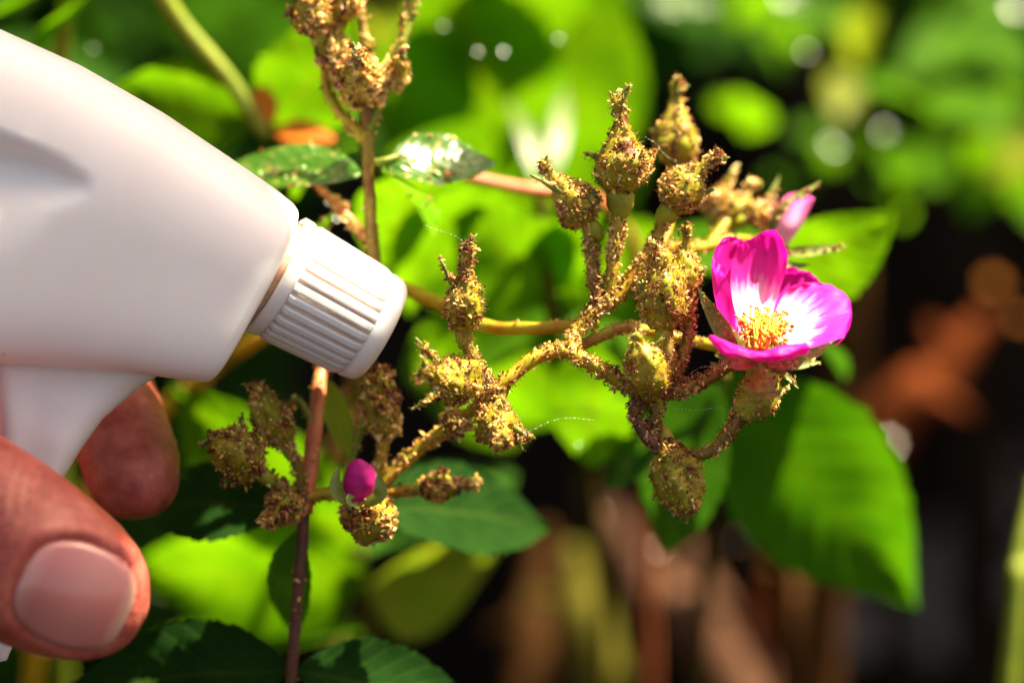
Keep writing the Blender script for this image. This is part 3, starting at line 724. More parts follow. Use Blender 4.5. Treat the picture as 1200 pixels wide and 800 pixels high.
# ================================================================== main flower cluster
def cluster_main():
    R = empty('rose_cluster', at(250, 900, 60)*np.array([1, 1, 0]), 'mite crusted rose cluster with an open magenta flower, facing the spray nozzle', 'rose')
    kw = dict(weights=CW_LIT)
    # stems
    stem(R, [(700, 378, 6), (640, 384, 10), (570, 382, 16), (505, 352, 26), (440, 335, 36), (330, 380, 70), (190, 480, 110), (60, 640, 130)], [1.35, 1.4, 1.5, 1.55, 1.6, 1.8, 2.0, 2.2], 'stem_yellow', 1500, 700, to_ground=True, n=50)
    stem(R, [(572, 462, -3), (600, 440, -2), (630, 418, -1), (660, 412, 0), (700, 430, -1), (735, 452, -2), (762, 464, -3)], [1.3, 1.5, 1.5, 1.5, 1.45, 1.45, 1.4], 'stem_yellow', 620, 320, n=40)
    stem(R, [(668, 414, 0), (676, 390, 2), (700, 362, 3), (725, 345, 4), (755, 305, 5), (772, 272, 6), (783, 252, 6)], [1.5, 1.5, 1.5, 1.4, 1.3, 1.2, 1.2], 'stem_yellow', 620, 330, n=40, **kw)
    stem(R, [(702, 356, 3), (696, 325, 3), (692, 290, 4), (688, 262, 4)], [1.2, 1.25, 1.2, 1.3], 'stem', 420, 200, **kw)
    stem(R, [(712, 352, 3), (718, 310, 3), (722, 270, 3), (724, 240, 3)], [1.3, 1.4, 1.3, 1.4], 'stem_yellow', 420, 200, **kw)
    stem(R, [(742, 332, 6), (770, 300, 12), (788, 250, 18), (796, 205, 22)], 1.1, 'stem_yellow', 220, 80, **kw)
    stem(R, [(545, 388, -3), (548, 405, -3), (560, 430, -3), (578, 458, -3)], [1.3, 1.2, 1.4, 1.5], 'stem', 420, 200)
    stem(R, [(535, 445, -4), (556, 450, -3), (580, 460, -3)], 1.4, 'stem', 220, 100)
    stem(R, [(582, 492, -3), (584, 472, -3), (592, 450, -2)], 1.3, 'stem', 160, 60)
    stem(R, [(778, 385, -2), (784, 410, -3), (785, 435, -3), (772, 462, -3), (768, 495, -3), (775, 522, -3)], [1.3, 1.2, 1.3, 1.4, 1.3, 1.4], 'stem', 520, 300, n=34)
    stem(R, [(806, 330, 3), (808, 370, 1), (802, 410, -1), (790, 445, -2)], 1.1, 'stem', 320, 220)
    stem(R, [(752, 455, -3), (744, 480, -4), (752, 505, -4), (772, 524, -4)], [1.4, 1.3, 1.3, 1.4], 'stem_red', 300, 240)
    stem(R, [(772, 522, -4), (800, 536, -4), (834, 528, -5), (852, 508, -5), (868, 486, -5)], [1.5, 1.3, 1.2, 1.2, 1.5], 'stem', 360, 280)
    stem(R, [(765, 462, -3), (800, 458, -3), (832, 442, -2), (858, 428, 0), (880, 420, 3)], [1.3, 1.3, 1.25, 1.2, 1.1], 'stem', 330, 300)
    stem(R, [(680, 405, 4), (730, 385, 10), (790, 395, 14), (835, 405, 12), (870, 412, 6)], [1.3, 1.3, 1.3, 1.2, 1.1], 'stem_yellow', 160, 100)
    stem(R, [(770, 290, 14), (820, 290, 22), (860, 280, 28), (905, 290, 26)], 1.2, 'stem_yellow', 160, 60)
    stem(R, [(830, 288, 24), (850, 262, 30), (862, 250, 32)], 1.1, 'stem_yellow', 100, 40)
    # buds
    bud(R, (544, 388, -3), (549, 284, -6), 25, 900, 330, 0.42, crumb_clump=1.05, horns=[(0.3, 516, 303, -8), (0.25, 567, 338, -5)])
    bud(R, (548, 444, -1), (495, 434, -15), 31, 1000, 360, 0.3, crumb_clump=1.05, horns=[(0.3, 487, 396, -10), (0.2, 482, 480, -8), (.3, 500, 470, -14)])
    bud(R, (581, 488, -2), (594, 520, -14), 28, 900, 330, 0.3, crumb_clump=1.05, horns=[(0.3, 622, 514, -9), (0.2, 612, 526, -8), (.2, 592, 468, -7)])
    bud(R, (690, 262, 4), (634, 192, 3), 28, 800, 320, 0.4, horns=[(0.45, 622, 205, 2), (0.3, 703, 225, 3)], **kw)
    bud(R, (727, 226, 3), (725, 112, 2), 34, 1100, 380, 0.55, horns=[(0.25, 684, 178, 3), (0.25, 768, 178, 4)], **kw)
    bud(R, (795, 196, 22), (792, 92, 22), 28, 520, 120, 0.5, horns=[(0.25, 762, 152, 22)], **kw)
    bud(R, (786, 246, 6), (842, 180, 5), 26, 800, 320, 0.55, horns=[(0.3, 838, 222, 5)], **kw)
    bud(R, (778, 386, -2), (776, 290, -3), 31, 900, 380, 0.4, prof=[(0, .4), (.1, .75), (.25, .98), (.42, 1.0), (.6, .85), (.75, .55), (.9, .35), (1, .12)], horns=[(.3, 748, 330, -4)])
    bud(R, (801, 345, 2), (805, 264, 2), 21, 500, 320, 0.4, horns=[(0.3, 828, 312, 2), (0.3, 786, 296, 2)])
    bud(R, (768, 464, -4), (745, 390, -8), 27, 700, 420, 0.3, prof=[(0, .5), (.15, .85), (.35, 1.0), (.55, .9), (.72, .55), (.86, .28), (1, .1)], horns=[(0.4, 744, 385, -8), (.4, 776, 395, -6)])
    bud(R, (784, 522, -4), (806, 598, -8), 31, 1000, 420, 0.3, prof=[(0, .45), (.15, .7), (.35, .92), (.55, 1.0), (.75, .9), (.9, .6), (1, .25)], horns=[(0.5, 766, 582, -4), (.8, 808, 598, -8)])
    bud(R, (858, 262, 32), (884, 212, 34), 22, 420, 60, 0.4, size=(.25, .6), **kw)
    bud(R, (838, 250, 34), (856, 205, 36), 20, 380, 50, 0.4, size=(.25, .6), **kw)
    bud(R, (874, 255, 30), (905, 238, 32), 16, 260, 50, 0.4, size=(.25, .6), **kw)
    return R
RC = cluster_main()

def sepal_leaf(parent, b, m_, t, wpx, normal=(0, .6, -1), crust=40):
    pts = catmull([at(*b), at(*m_), at(*t)], 14); wd = wpx*0.36*FOCUS/1200*0.5
    T = np.gradient(pts, axis=0); nn = dirc(*normal); V = []; UV = []
    for i in range(14):
        v = i/13; S = nrm(np.cross(T[i], nn)); Q = nrm(np.cross(S, T[i])); ww = wd*(math.sin(math.pi*min(1, v*0.9+0.12))**0.7 if v < 0.98 else 0.05)
        for u in (-1, -.5, 0, .5, 1): V.append(pts[i]+S*u*ww+Q*abs(u)**2*ww*0.35); UV.append((u, v))
    F = [[i*5+j, i*5+j+1, i*5+j+6, i*5+j+5] for i in range(13) for j in range(4)]
    V = np.array(V); o = mk('sepal', V, F, M['sepal'], parent, uv=UV)
    return V, F

def flower():
    # receptacle and calyx: the flower part itself
    B = at(888, 470, -5); pts = [at(868, 488, -5), at(876, 478, -5), at(886, 468, -5), at(891, 455, -4.5), at(893, 440, -4), at(893, 424, -3), at(893, 414, -2)]
    V, F = tube(pts, [1.5*MM, 2.5*MM, 3.4*MM, 3.2*MM, 2.5*MM, 3.4*MM, 4.2*MM], 30, 24, 0.18, 3)
    f = mk('flower', V, F, M['hip'], RC, label='open magenta rose flower with white heart and yellow stamens')
    P, N = sample(V, F, 900); Vc, Fc, cc = crumbs(P, N, (.12, .36), .3, CW_DARK, .5); mk('crust', Vc, Fc, M['crust'], f, col=cc, smooth=False, kind='stuff')
    P, N = sample(V, F, 620); Vc, Fc, cc = bristles(P, N, (.3, .8)); mk('gland_hairs', Vc, Fc, M['hair'], f, col=cc, kind='stuff')
    pet = {
     'back': ('petal_deep', [[(888, 398, 3), (896, 396, 4), (903, 396, 4), (910, 398, 4), (916, 402, 3)],
              [(893, 366, 8), (905, 358, 10), (918, 355, 10), (932, 358, 10), (943, 366, 8)],
              [(902, 334, 10), (916, 326, 12), (933, 323, 12), (950, 329, 11), (963, 342, 10)],
              [(913, 324, 9), (921, 316, 11), (936, 315, 11), (953, 322, 11), (967, 336, 10)]]),
     'top': ('petal', [[(874, 394, 1), (880, 391, 2), (886, 389, 3), (893, 390, 3), (900, 393, 3)],
              [(858, 352, 2), (870, 346, 6), (885, 342, 8), (899, 346, 7.5), (909, 354, 6)],
              [(857, 312, 1), (870, 309, 6), (888, 304, 9), (908, 307, 9), (921, 318, 6)],
              [(864, 288, 1), (872, 290, 4), (890, 281, 8), (908, 279, 9), (923, 303, 6.5)],
              [(867, 280, 0), (873, 283, 3), (891, 273, 7), (911, 271, 7.5), (922, 294, 6)]]),
     'left': ('petal_deep', [[(872, 396, 1), (866, 399, -1), (862, 402, -3), (862, 404, -5), (865, 407, -7)],
              [(858, 340, 4), (846, 352, 0), (843, 368, -4), (850, 378, -8), (862, 378, -9)],
              [(862, 302, 4.5), (843, 312, 1), (835, 330, -4), (841, 349, -8), (857, 344, -10)],
              [(867, 286, 4), (850, 286, 2), (836, 300, -2), (835, 322, -6), (851, 324, -9)],
              [(868, 280, 3.5), (851, 279, 2), (839, 291, -1), (839, 308, -4), (853, 318, -7)]]),
     'right': ('petal', [[(900, 396, 3), (906, 399, 2), (911, 402, 1), (913, 408, -1), (910, 414, -3)],
              [(910, 362, 7), (926, 364, 6), (936, 375, 4), (938, 391, 0), (928, 410, -5)],
              [(924, 338, 8), (949, 338, 8), (966, 352, 6), (971, 376, 2), (952, 407, -6)],
              [(936, 333, 8), (964, 333, 9), (988, 345, 7), (995, 366, 4), (978, 399, -5)],
              [(940, 332, 8), (968, 334, 9.5), (992, 347, 8), (998, 372, 6), (990, 397, -3)],
              [(941, 334, 8.5), (969, 338, 10), (991, 353, 9), (995, 384, 6), (974, 409, -3)]]),
     'front': ('petal_deep', [[(868, 402, -3), (880, 411, -3), (892, 415, -2), (908, 411, -2), (922, 405, -2)],
              [(848, 398, -9), (868, 406, -10), (892, 413, -10), (916, 406, -10), (938, 404, -9)],
              [(834, 392, -12), (856, 403, -15), (889, 412, -15.5), (920, 405, -15), (945, 402, -12)],
              [(831, 396, -13), (853, 411, -16.5), (889, 418, -17), (921, 414, -16.5), (949, 406, -13)],
              [(836, 406, -12), (856, 418, -15), (890, 421, -16), (921, 421, -15), (947, 413, -12)]]),
    }
    for s, (k, (m, c)) in enumerate(pet.items()):
        V, F, UV = patch(c, 34, 38, 1.15, s*7.7); mk('petal', V, F, M[m], f, uv=UV)
    # stamens: curved filaments carrying anthers
    Vs, Fs, Cs, o = [], [], [], 0
    c_f = np.array([.80, .42, .03]); c_a = np.array([.78, .34, .02]); c_d = np.array([.45, .17, .03])
    for k in range(115):
        th = random.random()*2*math.pi; rr = math.sqrt(random.random())
        b = at(893+9*math.cos(th), 404+5*math.sin(th), -3+4*math.sin(th)*-1)
        hx = 897+rr*33*math.cos(th)+random.gauss(0, 3); hy = 382-rr*24*math.sin(th)*0.9+random.gauss(0, 4); hd = -3+rr*8*math.sin(th)
        t = at(hx, min(hy, 408), hd); mid = (b+t)/2+UP*0.0012+RIGHT*random.uniform(-.0007, .0007)-FWD*random.uniform(0, .0012)
        V, F = tube([b, mid, t], [.16*MM, .14*MM, .12*MM], 8, 5)
        Vs.append(V); Fs += [[i+o for i in g] for g in F]; o += len(V); Cs.append(np.repeat(c_f[None]*random.uniform(.75, 1.2), len(V), 0))
        ad = nrm(RNG.normal(size=3)); V, F = tube([t-ad*.35*MM, t, t+ad*.35*MM], [.2*MM, .36*MM, .2*MM], 5, 6)
        Vs.append(V); Fs += [[i+o for i in g] for g in F]; o += len(V); Cs.append(np.repeat((c_a if random.random() < .7 else c_d)[None]*random.uniform(.75, 1.2), len(V), 0))
    mk('stamens', np.vstack(Vs), Fs, M['stamen'], f, col=np.vstack(Cs), kind='stuff')
    sp = [((880, 422, -3), (852, 392, -8), (818, 338, -6), 24, (-.6, .2, -1)), ((885, 424, -6), (862, 427, -12), (838, 415, -16), 16, (0, .3, -1)),
          ((895, 424, -6), (925, 426, -12), (962, 424, -12), 18, (0, .3, -1)), ((900, 424, 0), (945, 418, 6), (975, 400, 10), 18, (0, .6, -1)),
          ((902, 432, -5), (922, 440, -8), (936, 455, -9), 8, (0, .3, -1)), ((870, 425, 0), (850, 432, 4), (832, 424, 6), 10, (0, .5, -1)), ((890, 462, -9), (910, 462, -10), (926, 452, -9), 9, (0, .5, -1))]
    VV = []
    for b, m_, t, w_, nn in sp:
        V, F = sepal_leaf(f, b, m_, t, w_, nn); VV.append((V, F))
    V, F = merge(VV); P, N = sample(V, F, 260); Vc, Fc, cc = crumbs(P, N, (.14, .34), .2, CW_DARK, .2); mk('crust', Vc, Fc, M['crust'], f, col=cc, smooth=False, kind='stuff')
    P, N = sample(V, F, 320); Vc, Fc, cc = bristles(P, N, (.3, .7)); mk('gland_hairs', Vc, Fc, M['hair'], f, col=cc, kind='stuff')
flower()
def half_open():
    V, F = tube([at(898, 300, 26), at(908, 290, 26), at(914, 284, 26)], [1.6*MM, 2.7*MM, 3.2*MM], 12, 16, .1)
    f = mk('flower', V, F, M['hip'], RC, label='half open pale pink rose behind the open flower')
    for m, c in (('petal_pale', [[(902, 290, 26), (908, 292, 23), (914, 292, 22), (920, 290, 23), (924, 286, 26)], [(905, 262, 26), (914, 266, 20), (926, 268, 19), (936, 266, 21), (942, 260, 26)], [(920, 236, 27), (926, 238, 22), (936, 238, 21), (946, 238, 22), (953, 236, 26)], [(932, 229, 28), (937, 229, 25), (943, 229, 24), (949, 230, 25), (954, 232, 27)]]),
                 ('petal_pale', [[(902, 290, 27), (908, 288, 30), (914, 286, 31), (920, 286, 30), (924, 286, 27)], [(902, 258, 27), (912, 254, 33), (924, 252, 34), (934, 252, 32), (940, 258, 27)], [(914, 236, 28), (922, 230, 32), (934, 228, 33), (944, 228, 31), (950, 234, 28)], [(924, 232, 28), (930, 228, 30), (938, 226, 31), (946, 227, 30), (951, 231, 28)]])):
        V, F, UV = patch(c, 20, 20, .4, 3); mk('petal', V, F, M[m], f, uv=UV)
    VV = []
    for b, m_, t, w_ in (((902, 292, 24), (915, 250, 22), (962, 212, 24), 16), ((915, 296, 23), (945, 296, 20), (992, 288, 20), 17), ((900, 290, 30), (898, 250, 32), (914, 205, 34), 14), ((904, 300, 22), (925, 312, 20), (950, 310, 20), 12)):
        V, F = sepal_leaf(f, b, m_, t, w_); VV.append((V, F))
    V, F = merge(VV); P, N = sample(V, F, 260); Vc, Fc, cc = crumbs(P, N, (.2, .5), .3, CW_LIT, .3); mk('crust', Vc, Fc, M['crust'], f, col=cc, smooth=False, kind='stuff')
half_open()

# ================================================================== upper-left cluster
def cluster_upper():
    R = empty('rose_cluster', at(440, 900, 75)*np.array([1, 1, 0]), 'mite infested rose bud cluster on a dark stem behind the bottle cap', 'rose')
    kw = dict(weights=CW_LIT, size=(.25, .62))
    stem(R, [(426, 105, 18), (430, 150, 19), (432, 210, 20), (436, 280, 22), (440, 340, 28), (425, 420, 70), (390, 560, 160)], [1.2, 1.4, 1.4, 1.5, 1.6, 1.9, 2.2], 'stem', 2600, 1400, size=(.2, .5), to_ground=True, n=50)
    stem(R, [(428, 160, 19), (395, 128, 18), (382, 100, 18), (385, 70, 18), (395, 40, 18)], [1.4, 1.2, 1.1, 1.1, 1.1], 'stem_yellow', 260, 40, **kw)
    stem(R, [(430, 150, 19), (452, 105, 20), (468, 60, 21), (480, 20, 22), (490, -30, 22)], [1.3, 1.2, 1.2, 1.2, 1.2], 'stem_green', 260, 40, **kw)
    stem(R, [(428, 120, 18), (430, 70, 22), (424, 20, 24), (420, -40, 25)], 1.0, 'stem', 160, 30, **kw)
    stem(R, [(440, 290, 23), (415, 262, 24), (395, 240, 26), (370, 215, 28)], 0.9, 'stem_salmon', 120, 20, **kw)
    stem(R, [(436, 192, 20), (450, 188, 19), (465, 184, 20)], 0.7, 'stem_green', 40)
    bud(R, (428, 108, 19), (420, 66, 4), 32, 900, 120, 0.4, **kw)
    bud(R, (392, 85, 18), (384, 6, 17), 22, 480, 60, 0.4, **kw)
    bud(R, (372, 40, 17), (350, -36, 14), 28, 560, 60, 0.4, **kw)
    bud(R, (400, 25, 18), (414, -44, 17), 19, 320, 40, 0.4, **kw)
    bud(R, (455, 100, 19), (472, 56, 12), 18, 320, 40, 0.4, **kw)
    leaf(R, (452, 196, 19), (584, 180, 26), 80, HC, 'leaf_mite', dew=24, crust=36, droop=0.12, fold=.1, quilt=.1)
    leaf(R, (448, 200, 22), (520, 262, 44), 60, (0.3, 1.0, -0.6), 'leaf_mite', dew=24, crust=60)
    leaf(R, (425, 205, 24), (240, 190, 34), 84, HC, 'leaf_mite', dew=30, crust=40, droop=0.1, fold=.1)
    leaf(R, (400, 240, 27), (345, 330, 44), 80, (-0.2, 1.0, -0.6), 'leaf_mite', dew=40, crust=120)
    leaf(R, (425, 170, 30), (330, 215, 60), 80, (-0.1, .7, -0.9), 'leaf')
cluster_upper()

# ================================================================== lower-left cluster
def cluster_lower():
    R = empty('rose_cluster', at(335, 1000, 30)*np.array([1, 1, 0]), 'shaded crusted rose bud cluster with one small magenta bud below the nozzle cap', 'rose')
    kw = dict(size=(.22, .55))
    stem(R, [(358, 580, 13), (354, 640, 14), (348, 700, 15), (343, 770, 17), (338, 840, 20)], [1.5, 1.3, 1.25, 1.3, 1.4], 'stem_red', 700, 900, to_ground=True, n=40)
    stem(R, [(358, 600, 13), (364, 545, 15), (370, 490, 18), (376, 440, 22), (392, 400, 30)], [1.7, 1.8, 1.7, 1.6, 1.5], 'stem_salmon', 120, 40)
    stem(R, [(368, 500, 17), (350, 470, 18), (330, 482, 20)], .8, 'stem_green', 40, 10)
    stem(R, [(352, 588, 13), (332, 572, 11), (310, 555, 10), (296, 545, 9)], [1.3, 1.3, 1.3, 1.3], 'stem', 220, 100, **kw)
    stem(R, [(356, 580, 13), (350, 550, 12), (340, 525, 11), (332, 512, 11)], [1.3, 1.2, 1.1, 1.1], 'stem', 190, 100, **kw)
    stem(R, [(356, 585, 13), (390, 578, 13), (425, 582, 12), (440, 575, 13), (465, 575, 14), (500, 572, 16)], [1.3, 1.4, 1.5, 1.4, 1.3, 1.2], 'stem_yellow', 320, 100, **kw)
    stem(R, [(440, 578, 13), (470, 545, 14), (505, 515, 13), (545, 488, 9), (570, 462, 4)], [1.4, 1.4, 1.4, 1.3, 1.2], 'stem_yellow', 520, 100, **kw)
    stem(R, [(438, 572, 13), (444, 545, 13), (450, 510, 14)], 1.2, 'stem_yellow', 200, 50, **kw)
    stem(R, [(400, 575, 13), (420, 515, 17), (432, 480, 19)], .7, 'stem_green', 40, 20)
    bud(R, (302, 552, 9), (244, 510, 5), 30, 900, 120, .35, horns=[(.35, 284, 484, 8), (.5, 246, 502, 5), (.3, 262, 568, 8)], prof=[(0, .4), (.15, .8), (.35, 1), (.55, .95), (.75, .8), (.9, .5), (1, .2)], **kw)
    bud(R, (334, 522, 11), (296, 450, 9), 23, 620, 120, .35, prof=[(0, .4), (.15, .8), (.35, 1), (.55, .95), (.75, .75), (.9, .45), (1, .2)], **kw)
    bud(R, (345, 585, 13), (312, 615, 6), 21, 460, 80, .35, **kw)
    bud(R, (450, 512, 14), (444, 432, 14), 23, 620, 60, .3, weights=CW_LIT, size=(.25, .62), prof=[(0, .5), (.15, .85), (.35, 1), (.6, .95), (.8, .75), (.92, .5), (1, .2)])
    bud(R, (495, 572, 15), (556, 566, 15), 19, 420, 60, .35, **kw)
    bud(R, (420, 590, 11), (446, 624, 5), 32, 900, 100, .3, prof=[(0, .5), (.2, .9), (.45, 1), (.7, .85), (.9, .5), (1, .2)], **kw)
    bud(R, (525, 490, 10), (552, 500, 6), 18, 380, 40, .3, **kw)
    # the colouring bud: three wrapped petals over a green calyx
    pb = [(0, .5), (.12, .85), (.35, 1), (.6, .95), (.8, .7), (.93, .35), (1, .05)]
    o = bud(R, (418, 590, 9), (420, 538, 4), 23, 0, 0, .5, mat='petal_bud', prof=pb, label='small closed magenta bud')
    for (b, m_, t, w_) in (((414, 594, 6), (394, 575, 4), (396, 545, 5), 16), ((424, 594, 5), (445, 580, 2), (442, 552, 2), 18), ((418, 596, 4), (412, 588, -1), (408, 578, -1), 14)):
        sepal_leaf(o, b, m_, t, w_)
    # leaves
    leaf(R, (345, 595, 24), (140, 585, 40), 105, (0, .5, -1), 'leaf_shaded', droop=.05)
    leaf(R, (430, 596, 34), (662, 606, 66), 120, (0.1, .5, -1), 'leaf_shaded', droop=.1)
    leaf(R, (342, 785, 18), (80, 800, 30), 130, (0, .5, -1), 'leaf_shaded', droop=.02)
    leaf(R, (346, 785, 18), (565, 830, 26), 110, (0.1, .5, -1), 'leaf_shaded', droop=.05)
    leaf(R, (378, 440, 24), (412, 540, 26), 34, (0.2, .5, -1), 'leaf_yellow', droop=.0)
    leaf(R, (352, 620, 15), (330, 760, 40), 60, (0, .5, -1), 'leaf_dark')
cluster_lower()

# ================================================================== leafy shoots behind
GS = 'leafy rose shoots behind the flower cluster'
def shoot(label, stempts, r, mat, leaves, foot=None, name='rose_shoot', group=GS):
    b = at(*stempts[-1]); R = empty(name, (b[0], b[1], 0), label, 'rose shoot', group)
    stem(R, stempts, r, mat, n=30, seg=10, lump=.12, to_ground=True)
    for L in leaves:
        L = list(L); k = L.pop() if isinstance(L[-1], dict) else {}
        o = leaf(R, *L, **k)
    return R
shoot('broad bright green rose leaves behind the bud stalks, one with white sun glints', [(632, 215, 82), (640, 300, 84), (655, 420, 100), (690, 560, 180), (705, 700, 260)], [1.2, 1.5, 1.8, 2.2, 2.4], 'cane_olive',
      [((600, 215, 200), (515, -80, 160), 200, (0.05, -.5, -1), 'leaf', dict(fold=.12, droop=-.06, quilt=.06)),
       ((650, 220, 215), (700, -40, 180), 170, (0.05, -.5, -1), 'leaf', dict(fold=.12, quilt=.06)),
       ((620, 60, 185), (610, -120, 160), 150, (0.05, -.5, -1), 'leaf', dict(fold=.12, quilt=.06)),
       ((560, 130, 240), (420, 20, 225), 160, (0.05, -.5, -1), 'leaf_yellow', dict(fold=.12)),
       ((630, 212, 150), (600, 100, 166), 20, HC, 'leaf_glint', dict(fold=.06, droop=.14, quilt=.08)),
       ((644, 212, 150), (668, 85, 170), 22, HC, 'leaf_glint', dict(fold=.06, droop=.14, quilt=.08)),
       ((655, 345, 90), (540, 255, 74), 150, (0.05, -.5, -1), 'leaf'),
       ((640, 320, 90), (730, 250, 74), 110, (0.05, -.5, -1), 'leaf'),
       ((650, 400, 86), (520, 420, 110), 120, (0, .8, -0.9), 'leaf'),
       ((655, 420, 86), (800, 420, 110), 130, (0, .8, -0.9), 'leaf'),
       ((650, 300, 150), (455, 290, 155), 200, (0.05, -.5, -1), 'leaf'),
       ((645, 320, 120), (830, 330, 130), 170, (0.05, -.5, -1), 'leaf'),
       ((650, 390, 120), (560, 500, 138), 150, (0.05, -.5, -1), 'leaf'),
       ((600, 240, 170), (440, 200, 165), 190, (0, -.5, -1), 'leaf'), ((600, 240, 175), (760, 200, 170), 170, (0, -.5, -1), 'leaf'), ((560, 120, 180), (420, 90, 175), 190, (0, -.5, -1), 'leaf'),
       ((640, 420, 160), (470, 450, 170), 190, (0, -.5, -1), 'leaf'), ((655, 400, 115), (770, 470, 132), 130, (0.05, -.5, -1), 'leaf')])
shoot('rose shoot with one pointed green leaf hanging right of the flower hip', [(850, 440, 62), (842, 520, 90), (830, 640, 160), (820, 800, 240)], [1.1, 1.4, 1.8, 2.0], 'cane_olive',
      [((846, 436, 80), (1082, 722, 118), 200, (0.2, -.30, -1), 'leaf_mid', dict(fold=.15, droop=.04, wmax=.40, serr=.03, tipx=1.15, quilt=.035)),
       ((845, 450, 60), (760, 655, 80), 130, (-.3, .5, -1), 'leaf_dark'),
       ((835, 470, 64), (690, 560, 84), 130, (-.3, .8, -.9), 'leaf_dark', dict(dew=30)),
       ((700, 400, 72), (690, 560, 86), 110, (-.1, .6, -.9), 'leaf', dict(dew=30))])
shoot('rose shoot with a pointed green leaf behind the half open rose', [(890, 320, 75), (905, 430, 100), (915, 620, 190), (925, 800, 280)], [1.2, 1.6, 2.4, 3.0], 'cane_tan',
      [((895, 335, 74), (1050, 262, 60), 120, (0.05, -.5, -1), 'leaf', dict(fold=.1)),
       ((890, 330, 74), (770, 250, 100), 120, (0, .9, -.8), 'leaf'),
       ((880, 360, 74), (1010, 420, 110), 90, (0.2, .9, -.7), 'leaf_dark')])
shoot('thick yellow green shoot with an orange red young leaf above the bottle', [(312, 160, 80), (270, 95, 78), (215, 30, 76), (160, -40, 74), (90, -40, 90), (60, 200, 110)], [1.6, 2.0, 2.1, 2.2, 2.3, 2.4], 'stem_green',
      [((318, 155, 80), (395, 158, 76), 40, (0, 1, -.9), 'leaf_orange'),
       ((312, 150, 80), (306, 95, 82), 34, (0, .6, -1), 'leaf_orange'),
       ((300, 140, 84), (130, 110, 80), 130, (0, -.35, -1), 'leaf'),
       ((330, 150, 90), (410, 20, 72), 130, (0, -.35, -1), 'leaf'),
       ((150, -30, 80), (20, 70, 100), 130, (-.1, 1, -.6), 'leaf'),
       ((130, -30, 84), (-60, 20, 100), 120, (-.1, 1, -.6), 'leaf')])
shoot('orange brown rose shoot crossing behind the speckled leaf', [(505, 195, 55), (560, 210, 56), (620, 222, 60), (700, 235, 70), (745, 300, 110), (760, 450, 180)], [1.3, 1.4, 1.5, 1.6, 1.8, 2.0], 'stem_salmon',
      [((505, 200, 56), (440, 290, 90), 120, (0, 1, -.5), 'leaf', dict(dew=20)),
       ((530, 245, 96), (430, 285, 104), 60, HC, 'leaf_glint', dict(fold=.08, quilt=.12)),
       ((560, 215, 60), (470, 340, 100), 110, (0, 1, -.4), 'leaf')])
shoot('yellow green rose shoot glowing between the shaded leaves below the bottle', [(420, 640, 120), (430, 720, 125), (440, 820, 130)], [1.5, 1.8, 2.0], 'cane_olive',
      [((430, 670, 120), (150, 680, 130), 170, (0.05, -.5, -1), 'leaf'),
       ((430, 690, 120), (600, 660, 150), 150, (0.05, -.5, -1), 'leaf_yellow'),
       ((420, 640, 115), (200, 470, 92), 150, (0.05, -.5, -1), 'leaf'),
       ((430, 650, 120), (600, 520, 170), 150, (0, 1, -.5), 'leaf_dark'),
       ((425, 740, 120), (90, 760, 150), 110, (0, 1, -.7), 'leaf')])

SHADE_LEAVES = [((330, -120, -20), (140, -150, -45), 190), ((60, -165, -38), (270, -170, -34), 150), ((60, -172, -20), (260, -176, -18), 140), ((300, -170, -5), (20, -190, -20), 200), ((340, -150, -45), (160, -230, -75), 190),
      ((250, -180, -30), (-40, -240, -60), 200), ((200, -230, -60), (-60, -330, -90), 200), ((90, -200, -15), (-150, -190, -40), 200),
      ((150, -260, -10), (-120, -300, -30), 200), ((40, -280, -60), (-200, -280, -70), 200), ((0, -220, 0), (-260, -240, -20), 200),
      ((270, -140, -60), (590, -170, -56), 160), ((270, -170, -46), (580, -200, -42), 160), ((270, -140, -32), (575, -170, -28), 160), ((330, -175, -16), (570, -205, -15), 150), ((320, -145, -3), (550, -175, -4), 110),
      ((200, -150, -4), (400, -180, -3), 130), ((180, -160, -15), (420, -175, -13), 160), ((200, -190, -26), (410, -200, -24), 160), ((350, -165, 18), (480, -180, 20), 100), ((748, -190, -14), (748, -192, 28), 100), ((800, -230, 2), (720, -232, 20), 90)]
UPS = TOSUN*0.26                                    # added unseen shade leaves, lifted sunwards to block less sky
def shade_shoot():
    mid = [at(*p)+UPS for p in ((-200, -330, 60), (60, -300, 20), (300, -260, -10), (520, -240, -8), (760, -230, 4))]
    foot = np.array([mid[0][0]-.20, mid[0][1]+.12, 0])
    R = empty('rose_shoot', foot, 'unseen rose shoot added to shade the spray bottle, hand and buds', 'rose shoot', GS)
    P = [foot-[0, 0, .01], foot+[.02, 0, .30], (foot+[.05, -.02, .55]), mid[0]+[-.06, .03, -.05]]+mid
    V, F = tube(P, [.004, .0038, .0034, .003, .0027, .0023, .0019, .0015, .001], 70, 9, .1); mk('stem', V, F, M['cane_olive'], R)
    line = catmull(mid, 60)
    for b_, t_, w_ in SHADE_LEAVES:
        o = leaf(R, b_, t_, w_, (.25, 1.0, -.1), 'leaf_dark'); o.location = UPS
        pb = at(*b_)+UPS; q = line[np.argmin(np.linalg.norm(line-pb, axis=1))]
        V, F = tube([q, (q+pb)/2+[0, 0, .004], pb], [.0009, .0007, .0006], 10, 6); mk('petiole', V, F, M['cane_olive'], R)
shade_shoot()

